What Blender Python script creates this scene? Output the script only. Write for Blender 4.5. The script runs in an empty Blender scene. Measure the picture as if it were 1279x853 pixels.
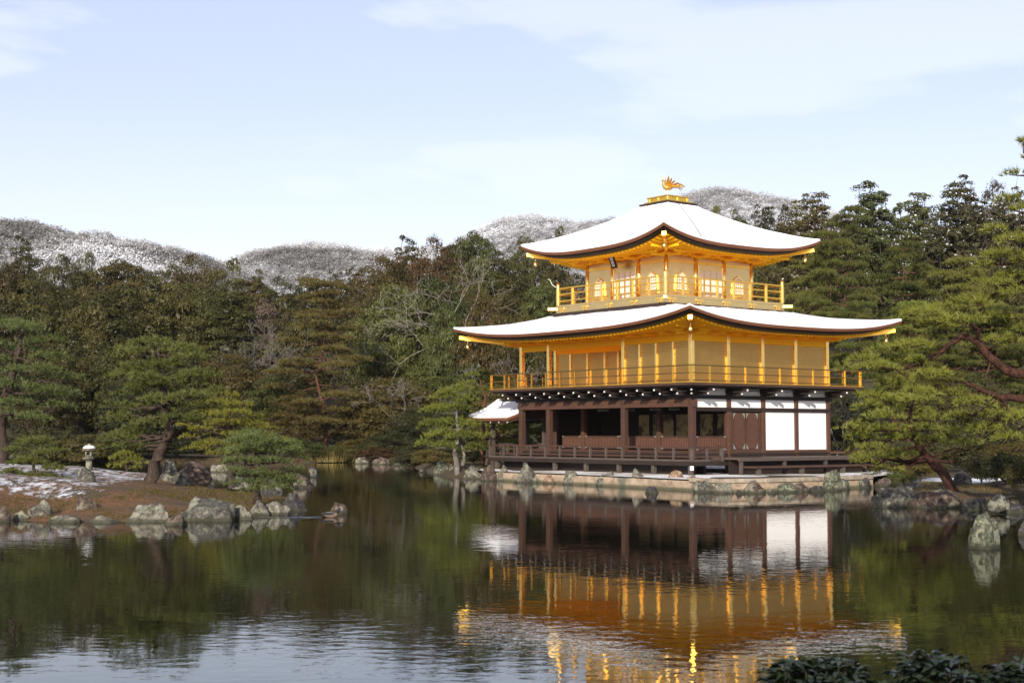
import bpy, bmesh, math, random
import numpy as np
from mathutils import Vector, Matrix, noise

R = math.radians
S = bpy.context.scene
COL = S.collection

# ------------------------------------------------------------------ camera, light, exposure
F_PX, PITCH, CAM_H = 1805.2, 0.0629, 2.154
cam_d = bpy.data.cameras.new('camera')
cam_d.sensor_width = 36.0
cam_d.lens = F_PX / 1279 * 36
cam_d.clip_start, cam_d.clip_end = 0.1, 6000
cam_d.dof.use_dof = True
cam_d.dof.focus_distance = 60
cam_d.dof.aperture_fstop = 4.0
cam = bpy.data.objects.new('camera', cam_d)
cam.location = (0, 0, CAM_H)
cam.rotation_euler = (math.pi / 2 + PITCH, 0, 0)
COL.objects.link(cam)
S.camera = cam

SUN_EL, SUN_AZ = R(20.5), R(180 + 12)          # azimuth clockwise from +Y: behind the camera, a little left
sun_dir = Vector((math.sin(SUN_AZ) * math.cos(SUN_EL), math.cos(SUN_AZ) * math.cos(SUN_EL), math.sin(SUN_EL)))
sun_d = bpy.data.lights.new('sun', 'SUN')
sun_d.energy = 4.2
sun_d.angle = R(0.5)
sun_d.color = (1.0, 0.91, 0.78)
sun = bpy.data.objects.new('sun', sun_d)
sun.rotation_euler = sun_dir.to_track_quat('Z', 'Y').to_euler()
sun.location = (-20, -40, 60)
COL.objects.link(sun)

S.view_settings.view_transform = 'Standard'
S.view_settings.look = 'None'
S.view_settings.exposure = 0.55
S.view_settings.gamma = 1.0
S.view_settings.use_curve_mapping = False
S.cycles.max_bounces = 9
S.cycles.diffuse_bounces = 4
S.cycles.glossy_bounces = 5
S.cycles.transmission_bounces = 3
S.cycles.transparent_max_bounces = 6
S.cycles.sample_clamp_indirect = 6.0
S.cycles.caustics_reflective = True
S.cycles.blur_glossy = 1.0
S.cycles.caustics_refractive = False

W = bpy.data.worlds.new('World')
S.world = W
W.use_nodes = True
nt = W.node_tree
nt.nodes.clear()


def nd(t, typ, **kw):
    n = t.nodes.new(typ)
    for k, v in kw.items():
        if k in n.inputs.keys():
            n.inputs[k].default_value = v
        else:
            setattr(n, k, v)
    return n


def ln(t, a, b):
    t.links.new(a, b)


def ramp(t, stops, fac=None, interp='LINEAR'):
    r = t.nodes.new('ShaderNodeValToRGB')
    r.color_ramp.interpolation = interp
    e = r.color_ramp.elements
    while len(e) > 1:
        e.remove(e[-1])
    e[0].position, e[0].color = stops[0][0], c4(stops[0][1])
    for p, c in stops[1:]:
        k = e.new(p)
        k.color = c4(c)
    if fac is not None:
        ln(t, fac, r.inputs['Fac'])
    return r


def c4(c):
    if isinstance(c, (int, float)):
        return (c, c, c, 1)
    return (c[0], c[1], c[2], 1)


def mixc(t, a, b, fac, mode='MIX'):
    m = t.nodes.new('ShaderNodeMix')
    m.data_type = 'RGBA'
    m.blend_type = mode
    for idx, val in ((6, a), (7, b), (0, fac)):
        if hasattr(val, 'is_linked') or hasattr(val, 'links'):
            ln(t, val, m.inputs[idx])
        elif idx == 0:
            m.inputs[0].default_value = val
        else:
            m.inputs[idx].default_value = c4(val)
    return m.outputs[2]


def math_(t, op, a, b=None, c=None, clamp=False):
    m = t.nodes.new('ShaderNodeMath')
    m.operation = op
    m.use_clamp = clamp
    for i, v in enumerate((a, b, c)):
        if v is None:
            continue
        if isinstance(v, (int, float)):
            m.inputs[i].default_value = v
        else:
            ln(t, v, m.inputs[i])
    return m.outputs[0]


sky = nd(nt, 'ShaderNodeTexSky', sky_type='NISHITA')
sky.sun_disc = False
sky.sun_elevation = SUN_EL
sky.sun_rotation = SUN_AZ
sky.air_density = 1.0
sky.dust_density = 0.7
sky.ozone_density = 2.2
tc = nd(nt, 'ShaderNodeTexCoord')
mp = nd(nt, 'ShaderNodeMapping')
mp.inputs['Scale'].default_value = (1.0, 1.0, 3.6)
ln(nt, tc.outputs['Generated'], mp.inputs['Vector'])
n1 = nd(nt, 'ShaderNodeTexNoise', Scale=3.3, Detail=9.0, Roughness=0.52, Distortion=0.25)
mp.inputs['Location'].default_value = (2.769, 0.235, 1.067)
ln(nt, mp.outputs['Vector'], n1.inputs['Vector'])
cl = ramp(nt, [(0.35, 0.0), (0.47, 0.4), (0.60, 1.0)], n1.outputs['Fac'], 'EASE')
sepw = nd(nt, 'ShaderNodeSeparateXYZ')
ln(nt, tc.outputs['Generated'], sepw.inputs[0])
low = ramp(nt, [(0.0, 0.95), (0.07, 0.80), (0.13, 0.50), (0.22, 0.32), (0.8, 0.2)], sepw.outputs['Z'])
cloud_f = math_(nt, 'MAXIMUM', math_(nt, 'MULTIPLY', cl.outputs['Color'], 0.50), low.outputs['Color'], clamp=True)
skyc = mixc(nt, mixc(nt, sky.outputs['Color'], (1.05, 0.905, 0.99), 1.0, 'MULTIPLY'), (7.0, 7.02, 7.3), cloud_f)
bg = nd(nt, 'ShaderNodeBackground', Strength=0.118)
ln(nt, skyc, bg.inputs['Color'])
wo = nd(nt, 'ShaderNodeOutputWorld')
ln(nt, bg.outputs[0], wo.inputs['Surface'])

# ------------------------------------------------------------------ pixel helpers (photo pixels -> places)
CP, SP = math.cos(PITCH), math.sin(PITCH)


def ray(px, py):
    x, y = (px - 639.5) / F_PX, (426.5 - py) / F_PX
    return np.array([x, CP - y * SP, SP + y * CP])


def at(px, py, Y):
    d = ray(px, py)
    t = Y / d[1]
    return np.array([d[0] * t, Y, CAM_H + d[2] * t])


def wat(px, py, z=0.0):
    d = ray(px, py)
    t = (z - CAM_H) / d[2]
    return np.array([d[0] * t, d[1] * t, z])


def px_of(X, Y, Z):
    z = Y * CP + (Z - CAM_H) * SP
    return 639.5 + F_PX * X / z


rng = np.random.default_rng(11)

# ------------------------------------------------------------------ object helpers


def tag(o, label=None, cat=None, group=None, kind=None):
    if label:
        o['label'] = label
    if cat:
        o['category'] = cat
    if group:
        o['group'] = group
    if kind:
        o['kind'] = kind
    return o


def link(name, me, mat=None, parent=None, label=None):
    o = bpy.data.objects.new(name, me)
    COL.objects.link(o)
    if mat is not None and me is not None and not me.materials:
        me.materials.append(mat)
    if parent is not None:
        o.parent = parent
    if label:
        o['label'] = label
    return o


def empty(name, loc, label, cat, group=None, rz=0.0, scale=None):
    o = bpy.data.objects.new(name, None)
    o.empty_display_size = 0.3
    o.location = tuple(float(a) for a in loc)
    o.rotation_euler = (0, 0, rz)
    if scale is not None:
        o.scale = scale
    COL.objects.link(o)
    return tag(o, label, cat, group)


def np_mesh(name, V, loops, counts, attrs=None, smooth=False):
    """V (n,3); loops flat vertex indices; counts verts per face; attrs {name: per-face floats}"""
    me = bpy.data.meshes.new(name)
    V = np.asarray(V, dtype=np.float32)
    loops = np.asarray(loops, dtype=np.int32)
    counts = np.asarray(counts, dtype=np.int32)
    me.vertices.add(len(V))
    me.vertices.foreach_set('co', V.ravel())
    me.loops.add(len(loops))
    me.loops.foreach_set('vertex_index', loops)
    me.polygons.add(len(counts))
    st = np.zeros(len(counts), dtype=np.int32)
    st[1:] = np.cumsum(counts)[:-1]
    me.polygons.foreach_set('loop_start', st)
    me.polygons.foreach_set('loop_total', counts)
    if smooth:
        me.polygons.foreach_set('use_smooth', np.ones(len(counts), dtype=bool))
    me.update(calc_edges=True)
    for k, a in (attrs or {}).items():
        dom = 'FACE' if len(a) == len(counts) else 'POINT'
        at_ = me.attributes.new(k, 'FLOAT', dom)
        at_.data.foreach_set('value', np.asarray(a, dtype=np.float32))
    me.validate()
    return me


class MB:
    def __init__(s):
        s.v, s.f = [], []

    def add(s, vs, fs):
        b = len(s.v)
        s.v += [tuple(map(float, q)) for q in vs]
        s.f += [tuple(i + b for i in q) for q in fs]
        return s

    def box(s, x0, x1, y0, y1, z0, z1):
        vs = [(x0, y0, z0), (x1, y0, z0), (x1, y1, z0), (x0, y1, z0), (x0, y0, z1), (x1, y0, z1), (x1, y1, z1), (x0, y1, z1)]
        return s.add(vs, [(3, 2, 1, 0), (4, 5, 6, 7), (0, 1, 5, 4), (1, 2, 6, 5), (2, 3, 7, 6), (3, 0, 4, 7)])

    def bar(s, p, q, w, h, up=(0, 0, 1)):
        """square bar from p to q, w wide, h high"""
        p, q = Vector(p), Vector(q)
        d = (q - p).normalized()
        sd = d.cross(Vector(up))
        if sd.length < 1e-4:
            sd = Vector((1, 0, 0))
        sd.normalize()
        u = sd.cross(d).normalized()
        vs = []
        for e in (p, q):
            for a, b in ((-1, -1), (1, -1), (1, 1), (-1, 1)):
                vs.append(e + sd * (a * w / 2) + u * (b * h / 2))
        return s.add(vs, [(0, 1, 2, 3), (7, 6, 5, 4), (0, 4, 5, 1), (1, 5, 6, 2), (2, 6, 7, 3), (3, 7, 4, 0)])

    def tube(s, pts, rad, n=8, cap=True):
        pts = [Vector(p) for p in pts]
        b = len(s.v)
        ref = Vector((0.3, 0.2, 1)).normalized()
        vs, fs = [], []
        for i, p in enumerate(pts):
            d = (pts[min(i + 1, len(pts) - 1)] - pts[max(i - 1, 0)])
            if d.length < 1e-6:
                d = Vector((0, 0, 1))
            d.normalize()
            a = d.cross(ref)
            if a.length < 0.05:
                a = d.cross(Vector((1, 0, 0)))
            a.normalize()
            c = d.cross(a)
            r = rad[i] if hasattr(rad, '__len__') else rad
            for k in range(n):
                t = 2 * math.pi * k / n
                vs.append(p + a * (math.cos(t) * r) + c * (math.sin(t) * r))
        for i in range(len(pts) - 1):
            for k in range(n):
                fs.append((i * n + k, i * n + (k + 1) % n, (i + 1) * n + (k + 1) % n, (i + 1) * n + k))
        if cap:
            fs.append(tuple(range(n))[::-1])
            fs.append(tuple((len(pts) - 1) * n + k for k in range(n)))
        return s.add(vs, fs)

    def lathe(s, prof, n=20, c=(0, 0, 0), rnd=None):
        vs, fs = [], []
        for r, z in prof:
            for k in range(n):
                t = 2 * math.pi * k / n
                vs.append((c[0] + r * math.cos(t), c[1] + r * math.sin(t), c[2] + z))
        for i in range(len(prof) - 1):
            for k in range(n):
                fs.append((i * n + k, i * n + (k + 1) % n, (i + 1) * n + (k + 1) % n, (i + 1) * n + k))
        fs.append(tuple(range(n))[::-1])
        fs.append(tuple((len(prof) - 1) * n + k for k in range(n)))
        return s.add(vs, fs)

    def prism(s, poly, o, ux, uy, depth):
        """poly [(a,b)] in the plane o + a*ux + b*uy, extruded by depth (vector)"""
        o, ux, uy, depth = Vector(o), Vector(ux), Vector(uy), Vector(depth)
        n = len(poly)
        vs = [o + ux * a + uy * b for a, b in poly] + [o + ux * a + uy * b + depth for a, b in poly]
        fs = [tuple(range(n)), tuple(range(2 * n - 1, n - 1, -1))]
        fs += [(i, i + n, (i + 1) % n + n, (i + 1) % n) for i in range(n)]
        return s.add(vs, fs)

    def ring(s, po, pi, o, ux, uy, depth):
        """frame between outer and inner outlines of the same length"""
        o, ux, uy, depth = Vector(o), Vector(ux), Vector(uy), Vector(depth)
        n = len(po)
        g = lambda P, d: [o + ux * a + uy * b + d for a, b in P]
        z = Vector((0, 0, 0))
        vs = g(po, z) + g(pi, z) + g(po, depth) + g(pi, depth)
        fs = []
        for i in range(n):
            j = (i + 1) % n
            fs += [(i, j, n + j, n + i), (2 * n + i, 3 * n + i, 3 * n + j, 2 * n + j),
                   (i, 2 * n + i, 2 * n + j, j), (n + i, n + j, 3 * n + j, 3 * n + i)]
        return s.add(vs, fs)

    def build(s, name, mat, parent=None, label=None, smooth=False, bevel=0.0):
        me = bpy.data.meshes.new(name)
        me.from_pydata(s.v, [], s.f)
        bm = bmesh.new()
        bm.from_mesh(me)
        bmesh.ops.recalc_face_normals(bm, faces=bm.faces)
        bm.to_mesh(me)
        bm.free()
        if smooth:
            for p in me.polygons:
                p.use_smooth = True
        o = link(name, me, mat, parent, label)
        if bevel:
            m = o.modifiers.new('bevel', 'BEVEL')
            m.width = bevel
            m.segments = 2
            m.limit_method = 'ANGLE'
        return o


# ------------------------------------------------------------------ materials
MATS = {}


def new_mat(name):
    m = bpy.data.materials.new(name)
    m.use_nodes = True
    t = m.node_tree
    t.nodes.clear()
    out = t.nodes.new('ShaderNodeOutputMaterial')
    return m, t, out


def principled(t, out, **kw):
    p = t.nodes.new('ShaderNodeBsdfPrincipled')
    for k, v in kw.items():
        k = k.replace('_', ' ')
        if isinstance(v, tuple) and len(v) == 3:
            v = c4(v)
        p.inputs[k].default_value = v
    ln(t, p.outputs[0], out.inputs['Surface'])
    return p


def objcoord(t, scale=(1, 1, 1)):
    tc = t.nodes.new('ShaderNodeTexCoord')
    mp = t.nodes.new('ShaderNodeMapping')
    mp.inputs['Scale'].default_value = scale
    ln(t, tc.outputs['Object'], mp.inputs['Vector'])
    return mp.outputs['Vector']


def noise_n(t, vec, scale, detail=4.0, rough=0.55, dist=0.0):
    n = nd(t, 'ShaderNodeTexNoise', Scale=scale, Detail=detail, Roughness=rough, Distortion=dist)
    if vec is not None:
        ln(t, vec, n.inputs['Vector'])
    return n.outputs['Fac']


def bump(t, h, p, strength=0.3, dist=0.02):
    b = nd(t, 'ShaderNodeBump', Strength=strength, Distance=dist)
    ln(t, h, b.inputs['Height'])
    ln(t, b.outputs[0], p.inputs['Normal'])


def wood_mat(name, a, b, rough=0.6, grain=(3, 3, 40), spec=0.3):
    m, t, out = new_mat(name)
    p = principled(t, out, Roughness=rough)
    p.inputs['Specular IOR Level'].default_value = spec
    v = objcoord(t, grain)
    n = noise_n(t, v, 1.0, 5, 0.6, 0.4)
    n2 = noise_n(t, objcoord(t, (0.7, 0.7, 0.7)), 1.0, 3)
    r = ramp(t, [(0.3, a), (0.7, b)], n)
    col = mixc(t, r.outputs['Color'], (a[0] * 0.6, a[1] * 0.6, a[2] * 0.6), math_(t, 'MULTIPLY', n2, 0.6))
    ln(t, col, p.inputs['Base Color'])
    bump(t, n, p, 0.25, 0.01)
    return m


def gold_mat(name, base=(1.0, 0.62, 0.13), rough=0.34, metal=1.0, var=0.18, plank=None):
    m, t, out = new_mat(name)
    p = principled(t, out, Metallic=metal)
    v = objcoord(t)
    n = noise_n(t, v, 2.2, 4)
    n2 = noise_n(t, v, 9.0, 3)
    vo = nd(t, 'ShaderNodeTexVoronoi', Scale=8.0)
    vo.distance = 'CHEBYCHEV'
    ln(t, v, vo.inputs['Vector'])
    dk = tuple(c * (1 - var * 1.6) for c in base)
    col = mixc(t, base, dk, n)
    col = mixc(t, col, tuple(c * (1 - var) for c in base), math_(t, 'MULTIPLY', vo.outputs['Color'], 0.5))
    ln(t, col, p.inputs['Base Color'])
    rr = math_(t, 'MULTIPLY_ADD', n2, 0.16, rough - 0.08)
    ln(t, rr, p.inputs['Roughness'])
    h = n2
    if plank:
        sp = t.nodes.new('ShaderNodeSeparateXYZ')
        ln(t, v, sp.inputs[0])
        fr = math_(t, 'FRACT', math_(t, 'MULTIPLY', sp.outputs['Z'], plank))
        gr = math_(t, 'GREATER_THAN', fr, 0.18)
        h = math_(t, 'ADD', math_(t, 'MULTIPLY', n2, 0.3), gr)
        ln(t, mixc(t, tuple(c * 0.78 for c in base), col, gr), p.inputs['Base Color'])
    bump(t, h, p, 0.35 if plank else 0.05, 0.012)
    return m


def build_mats():
    M = MATS
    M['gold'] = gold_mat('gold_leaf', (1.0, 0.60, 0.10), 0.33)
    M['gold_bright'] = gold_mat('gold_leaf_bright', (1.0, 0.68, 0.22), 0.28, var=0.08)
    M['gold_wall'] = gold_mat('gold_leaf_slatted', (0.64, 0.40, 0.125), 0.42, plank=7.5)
    M['gold_flat'] = gold_mat('gold_leaf_wall', (0.92, 0.68, 0.31), 0.40)
    M['gold_soffit'] = gold_mat('gold_leaf_soffit', (1.0, 0.56, 0.02), 0.5, metal=0.12, var=0.02)
    next(n for n in M['gold_soffit'].node_tree.nodes if n.type == 'BSDF_PRINCIPLED').inputs['Specular IOR Level'].default_value = 0.08
    M['gold_shaded'] = gold_mat('gold_leaf_shaded', (0.30, 0.195, 0.065), 0.45)  # gold darkened: shade and dark reflections put into the colour
    M['wood'] = wood_mat('dark_wood', (0.046, 0.024, 0.016), (0.105, 0.053, 0.036))
    M['wood_red'] = wood_mat('red_brown_wood', (0.068, 0.031, 0.019), (0.13, 0.063, 0.040))
    M['wood_lattice'] = wood_mat('lattice_wood', (0.14, 0.064, 0.042), (0.26, 0.13, 0.085))
    M['wood_black'] = wood_mat('black_wood', (0.018, 0.011, 0.009), (0.04, 0.026, 0.02))
    M['wood_grey'] = wood_mat('weathered_wood', (0.062, 0.047, 0.038), (0.13, 0.102, 0.085))
    M['bark_edge'] = wood_mat('bark_edge', (0.12, 0.045, 0.022), (0.23, 0.095, 0.048), grain=(2, 2, 60))
    M['bark_dark'] = wood_mat('bark_dark', (0.022, 0.014, 0.012), (0.05, 0.032, 0.025), grain=(2, 2, 50))
    # white plaster
    m, t, out = new_mat('white_plaster')
    p = principled(t, out, Roughness=0.8)
    n = noise_n(t, objcoord(t), 1.5, 5)
    ln(t, ramp(t, [(0.3, (0.80, 0.79, 0.77)), (0.7, (0.86, 0.855, 0.84))], n).outputs['Color'], p.inputs['Base Color'])
    M['white'] = m
    m, t, out = new_mat('white_paint')
    p = principled(t, out, Base_Color=(0.82, 0.81, 0.79), Roughness=0.6)
    M['white_tip'] = m
    # snow
    m, t, out = new_mat('snow')
    p = principled(t, out, Roughness=0.7)
    v = objcoord(t)
    n = noise_n(t, v, 1.3, 6)
    ln(t, ramp(t, [(0.3, (0.80, 0.82, 0.86)), (0.7, (0.88, 0.885, 0.90))], n).outputs['Color'], p.inputs['Base Color'])
    bump(t, noise_n(t, v, 3.0, 6), p, 0.35, 0.05)
    M['snow'] = m
    # paper, tan panels
    m, t, out = new_mat('window_paper')
    p = principled(t, out, Base_Color=(0.74, 0.62, 0.56), Roughness=0.7)
    M['paper'] = m
    m, t, out = new_mat('tan_panel')
    p = principled(t, out, Roughness=0.7)
    v = objcoord(t)
    n = noise_n(t, v, 1.6, 6, 0.7, 0.8)
    ln(t, ramp(t, [(0.42, (0.07, 0.045, 0.02)), (0.52, (0.42, 0.32, 0.15)), (0.8, (0.52, 0.40, 0.20))], n).outputs['Color'], p.inputs['Base Color'])
    M['tan'] = m
    m, t, out = new_mat('verdigris_fitting')
    p = principled(t, out, Base_Color=(0.26, 0.29, 0.24), Roughness=0.55, Metallic=0.4)
    M['fitting'] = m
    # stone kinds
    for nm, a, b, c, sc in (('stone_grey', (0.022, 0.020, 0.018), (0.085, 0.080, 0.068), (0.22, 0.215, 0.165), 7.0),
                            ('stone_dark', (0.016, 0.015, 0.015), (0.042, 0.038, 0.038), (0.11, 0.10, 0.092), 7.0),
                            ('stone_brown', (0.028, 0.019, 0.016), (0.082, 0.058, 0.047), (0.18, 0.145, 0.11), 7.0),
                            ('stone_orange', (0.075, 0.040, 0.024), (0.21, 0.12, 0.075), (0.34, 0.26, 0.18), 8.0),
                            ('stone_pale', (0.045, 0.040, 0.031), (0.145, 0.135, 0.105), (0.30, 0.29, 0.225), 7.0),
                            ('stone_green', (0.022, 0.025, 0.017), (0.085, 0.092, 0.064), (0.24, 0.235, 0.165), 13.0)):
        m, t, out = new_mat(nm)
        p = principled(t, out, Roughness=0.92)
        p.inputs['Specular IOR Level'].default_value = 0.25
        oi = t.nodes.new('ShaderNodeObjectInfo')
        tc = t.nodes.new('ShaderNodeTexCoord')
        ad = t.nodes.new('ShaderNodeVectorMath')
        ad.operation = 'ADD'
        ln(t, tc.outputs['Object'], ad.inputs[0])
        ln(t, oi.outputs['Location'], ad.inputs[1])
        v = ad.outputs[0]
        n = noise_n(t, v, sc, 8, 0.68, 0.3)
        n2 = noise_n(t, v, sc * 0.35, 5, 0.6, 0.5)
        base = ramp(t, [(0.34, a), (0.52, b), (0.68, c)], n).outputs['Color']
        lich = ramp(t, [(0.52, 0.0), (0.60, 1.0)], n2).outputs['Color']
        col = mixc(t, base, mixc(t, c, (0.27, 0.27, 0.19), 0.5), math_(t, 'MULTIPLY', lich, 0.7))
        dkb = ramp(t, [(0.56, 0.0), (0.66, 1.0)], noise_n(t, v, sc * 0.6, 6, 0.7)).outputs['Color']
        col = mixc(t, col, a, math_(t, 'MULTIPLY', dkb, 0.75))
        # moss and waterline stain near the water
        geo = t.nodes.new('ShaderNodeNewGeometry')
        sp = t.nodes.new('ShaderNodeSeparateXYZ')
        ln(t, geo.outputs['Position'], sp.inputs[0])
        wet = ramp(t, [(0.02, 1.0), (0.09, 0.0)], math_(t, 'ADD', sp.outputs['Z'], math_(t, 'MULTIPLY', n2, -0.05))).outputs['Color']
        col = mixc(t, col, (0.035, 0.035, 0.022), math_(t, 'MULTIPLY', wet, 0.85))
        ln(t, col, p.inputs['Base Color'])
        bump(t, math_(t, 'ADD', n, math_(t, 'MULTIPLY', n2, 1.5)), p, 0.9, 0.05)
        M[nm] = m
    # retaining wall of the terrace
    m, t, out = new_mat('sandstone_wall')
    p = principled(t, out, Roughness=0.85)
    v = objcoord(t)
    n = noise_n(t, v, 3.0, 8, 0.65)
    n2 = noise_n(t, v, 0.9, 4)
    col = ramp(t, [(0.3, (0.17, 0.12, 0.08)), (0.5, (0.33, 0.25, 0.17)), (0.75, (0.46, 0.38, 0.28))], n).outputs['Color']
    col = mixc(t, col, (0.10, 0.11, 0.075), ramp(t, [(0.55, 0.0), (0.66, 0.85)], n2).outputs['Color'])
    geo = t.nodes.new('ShaderNodeNewGeometry')
    sp = t.nodes.new('ShaderNodeSeparateXYZ')
    ln(t, geo.outputs['Position'], sp.inputs[0])
    wet = ramp(t, [(0.03, 1.0), (0.12, 0.0)], math_(t, 'ADD', sp.outputs['Z'], math_(t, 'MULTIPLY', n, -0.06))).outputs['Color']
    col = mixc(t, col, (0.05, 0.055, 0.025), math_(t, 'MULTIPLY', wet, 0.85))
    ln(t, col, p.inputs['Base Color'])
    bump(t, n, p, 0.7, 0.04)
    M['sandstone'] = m
    m, t, out = new_mat('kerb_stone')
    p = principled(t, out, Roughness=0.85)
    n = noise_n(t, objcoord(t), 2.5, 8, 0.65)
    ln(t, ramp(t, [(0.35, (0.20, 0.155, 0.11)), (0.7, (0.42, 0.36, 0.28))], n).outputs['Color'], p.inputs['Base Color'])
    bump(t, n, p, 0.5, 0.03)
    M['kerb'] = m
    m, t, out = new_mat('pale_gravel')
    p = principled(t, out, Roughness=0.9)
    v = objcoord(t)
    n = noise_n(t, v, 14.0, 6, 0.7)
    n2 = noise_n(t, v, 0.8, 4)
    col = ramp(t, [(0.3, (0.36, 0.32, 0.27)), (0.7, (0.58, 0.54, 0.48))], n).outputs['Color']
    col = mixc(t, col, (0.78, 0.78, 0.79), ramp(t, [(0.47, 0.0), (0.53, 0.9)], n2).outputs['Color'])
    ln(t, col, p.inputs['Base Color'])
    bump(t, n, p, 0.5, 0.02)
    M['gravel'] = m
    # bark
    for nm, a, b in (('bark_brown', (0.022, 0.016, 0.013), (0.085, 0.06, 0.047)), ('bark_red', (0.045, 0.022, 0.015), (0.15, 0.070, 0.048)),
                     ('bark_grey', (0.06, 0.054, 0.048), (0.25, 0.225, 0.20)), ('bark_darkred', (0.016, 0.009, 0.007), (0.085, 0.038, 0.026)),
                     ('bark_pale', (0.10, 0.088, 0.072), (0.34, 0.305, 0.26))):
        m, t, out = new_mat(nm)
        p = principled(t, out, Roughness=0.9)
        p.inputs['Specular IOR Level'].default_value = 0.15
        v = objcoord(t, (1, 1, 0.35))
        n = noise_n(t, v, 14.0, 6, 0.7, 0.6)
        ln(t, ramp(t, [(0.35, a), (0.65, b)], n).outputs['Color'], p.inputs['Base Color'])
        bump(t, n, p, 0.9, 0.04)
        M[nm] = m
    # foliage kinds: (dark, light, second hue)
    for nm, a, b, c in (
            ('leaf_olive', (0.0166, 0.0211, 0.0054), (0.1041, 0.1093, 0.0298), (0.1148, 0.084, 0.0259)),
            ('leaf_brown', (0.0228, 0.0197, 0.0062), (0.1337, 0.1071, 0.0337), (0.0958, 0.0989, 0.0278)),
            ('leaf_green', (0.0149, 0.0243, 0.0066), (0.0892, 0.1225, 0.0337), (0.1148, 0.1186, 0.0325)),
            ('leaf_dark', (0.0083, 0.014, 0.0054), (0.0594, 0.0765, 0.0277), (0.0814, 0.0692, 0.0278)),
            ('leaf_rust', (0.0331, 0.0168, 0.0083), (0.1486, 0.0853, 0.0377), (0.1148, 0.0692, 0.0278)),
            ('needle_pine', (0.0183, 0.0278, 0.0073), (0.1261, 0.1573, 0.0373), (0.1504, 0.1446, 0.0321)),
            ('needle_blue', (0.0136, 0.0248, 0.0087), (0.0932, 0.1355, 0.0417), (0.1037, 0.1199, 0.0302)),
            ('needle_yellow', (0.055, 0.062, 0.010), (0.15, 0.155, 0.024), (0.19, 0.165, 0.022)),
            ('needle_light', (0.0276, 0.042, 0.0076), (0.199, 0.2586, 0.0511), (0.2426, 0.2504, 0.0445)),
            ('needle_bronze', (0.0228, 0.0217, 0.0064), (0.137, 0.127, 0.0362), (0.1037, 0.1178, 0.0302)),
            ('leaf_twig', (0.0373, 0.0281, 0.0228), (0.1684, 0.1257, 0.0991), (0.1436, 0.0989, 0.0742)),
            ('garden_green', (0.034, 0.050, 0.016), (0.118, 0.152, 0.044), (0.125, 0.130, 0.032)),
            ('garden_blue', (0.032, 0.052, 0.022), (0.12, 0.165, 0.058), (0.12, 0.14, 0.04)),
            ('garden_light', (0.044, 0.060, 0.013), (0.180, 0.212, 0.042), (0.20, 0.205, 0.036)),
            ('garden_bronze', (0.040, 0.039, 0.012), (0.122, 0.120, 0.034), (0.13, 0.10, 0.03)),
            ('garden_yellow', (0.055, 0.068, 0.012), (0.175, 0.195, 0.032), (0.20, 0.185, 0.026)),
            ('garden_russet', (0.050, 0.034, 0.012), (0.165, 0.082, 0.026), (0.095, 0.085, 0.022)),
            ('reed', (0.20, 0.15, 0.05), (0.38, 0.30, 0.10), (0.30, 0.25, 0.10))):
        m, t, out = new_mat(nm)
        ti = nd(t, 'ShaderNodeAttribute', attribute_name='tint')
        sn = nd(t, 'ShaderNodeAttribute', attribute_name='snow')
        oi = t.nodes.new('ShaderNodeObjectInfo')
        col = mixc(t, a, b, ti.outputs['Fac'])
        col = mixc(t, col, c, math_(t, 'MULTIPLY', oi.outputs['Random'], 0.85))
        rb_ = math_(t, 'FRACT', math_(t, 'MULTIPLY', oi.outputs['Random'], 17.31))
        gv = nd(t, 'ShaderNodeCombineXYZ')
        bv = math_(t, 'MULTIPLY_ADD', rb_, 0.62, 0.48)
        for q_ in range(3):
            ln(t, bv, gv.inputs[q_])
        if not nm.startswith('garden'):
            col = mixc(t, col, gv.outputs[0], 1.0, 'MULTIPLY')
        v = objcoord(t)
        n = noise_n(t, v, 0.45, 3)
        col = mixc(t, col, c, ramp(t, [(0.45, 0.0), (0.7, 0.65)], n).outputs['Color'])
        col = mixc(t, col, (0.72, 0.74, 0.78), sn.outputs['Fac'])
        d = nd(t, 'ShaderNodeBsdfDiffuse', Roughness=0.5)
        tr = nd(t, 'ShaderNodeBsdfTranslucent')
        ln(t, col, d.inputs['Color'])
        ln(t, col, tr.inputs['Color'])
        mx = nd(t, 'ShaderNodeMixShader', Fac=0.2)
        ln(t, d.outputs[0], mx.inputs[1])
        ln(t, tr.outputs[0], mx.inputs[2])
        gl = nd(t, 'ShaderNodeBsdfGlossy', Roughness=0.45)
        mx2 = nd(t, 'ShaderNodeMixShader', Fac=0.018)
        ln(t, mx.outputs[0], mx2.inputs[1])
        ln(t, gl.outputs[0], mx2.inputs[2])
        ln(t, mx2.outputs[0], out.inputs['Surface'])
        M[nm] = m
    # glossy camellia-like leaves of the near bushes
    m, t, out = new_mat('glossy_leaf')
    p = principled(t, out, Roughness=0.34)
    ti = nd(t, 'ShaderNodeAttribute', attribute_name='tint')
    ln(t, mixc(t, (0.006, 0.012, 0.005), (0.040, 0.056, 0.026), ti.outputs['Fac']), p.inputs['Base Color'])
    M['glossy_leaf'] = m
    # water
    m, t, out = new_mat('pond_water')
    p = principled(t, out, Base_Color=(0.005, 0.0065, 0.0035), Roughness=0.015, IOR=1.33)
    tc = t.nodes.new('ShaderNodeTexCoord')
    mp = t.nodes.new('ShaderNodeMapping')
    mp.inputs['Scale'].default_value = (0.8, 1.0, 1.0)
    mp.inputs['Rotation'].default_value = (0, 0, 0.12)
    ln(t, tc.outputs['Object'], mp.inputs['Vector'])
    v = mp.outputs['Vector']
    f1 = noise_n(t, v, 5.0, 3, 0.5, 0.2)
    f2 = noise_n(t, v, 1.4, 2, 0.5, 0.3)
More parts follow.
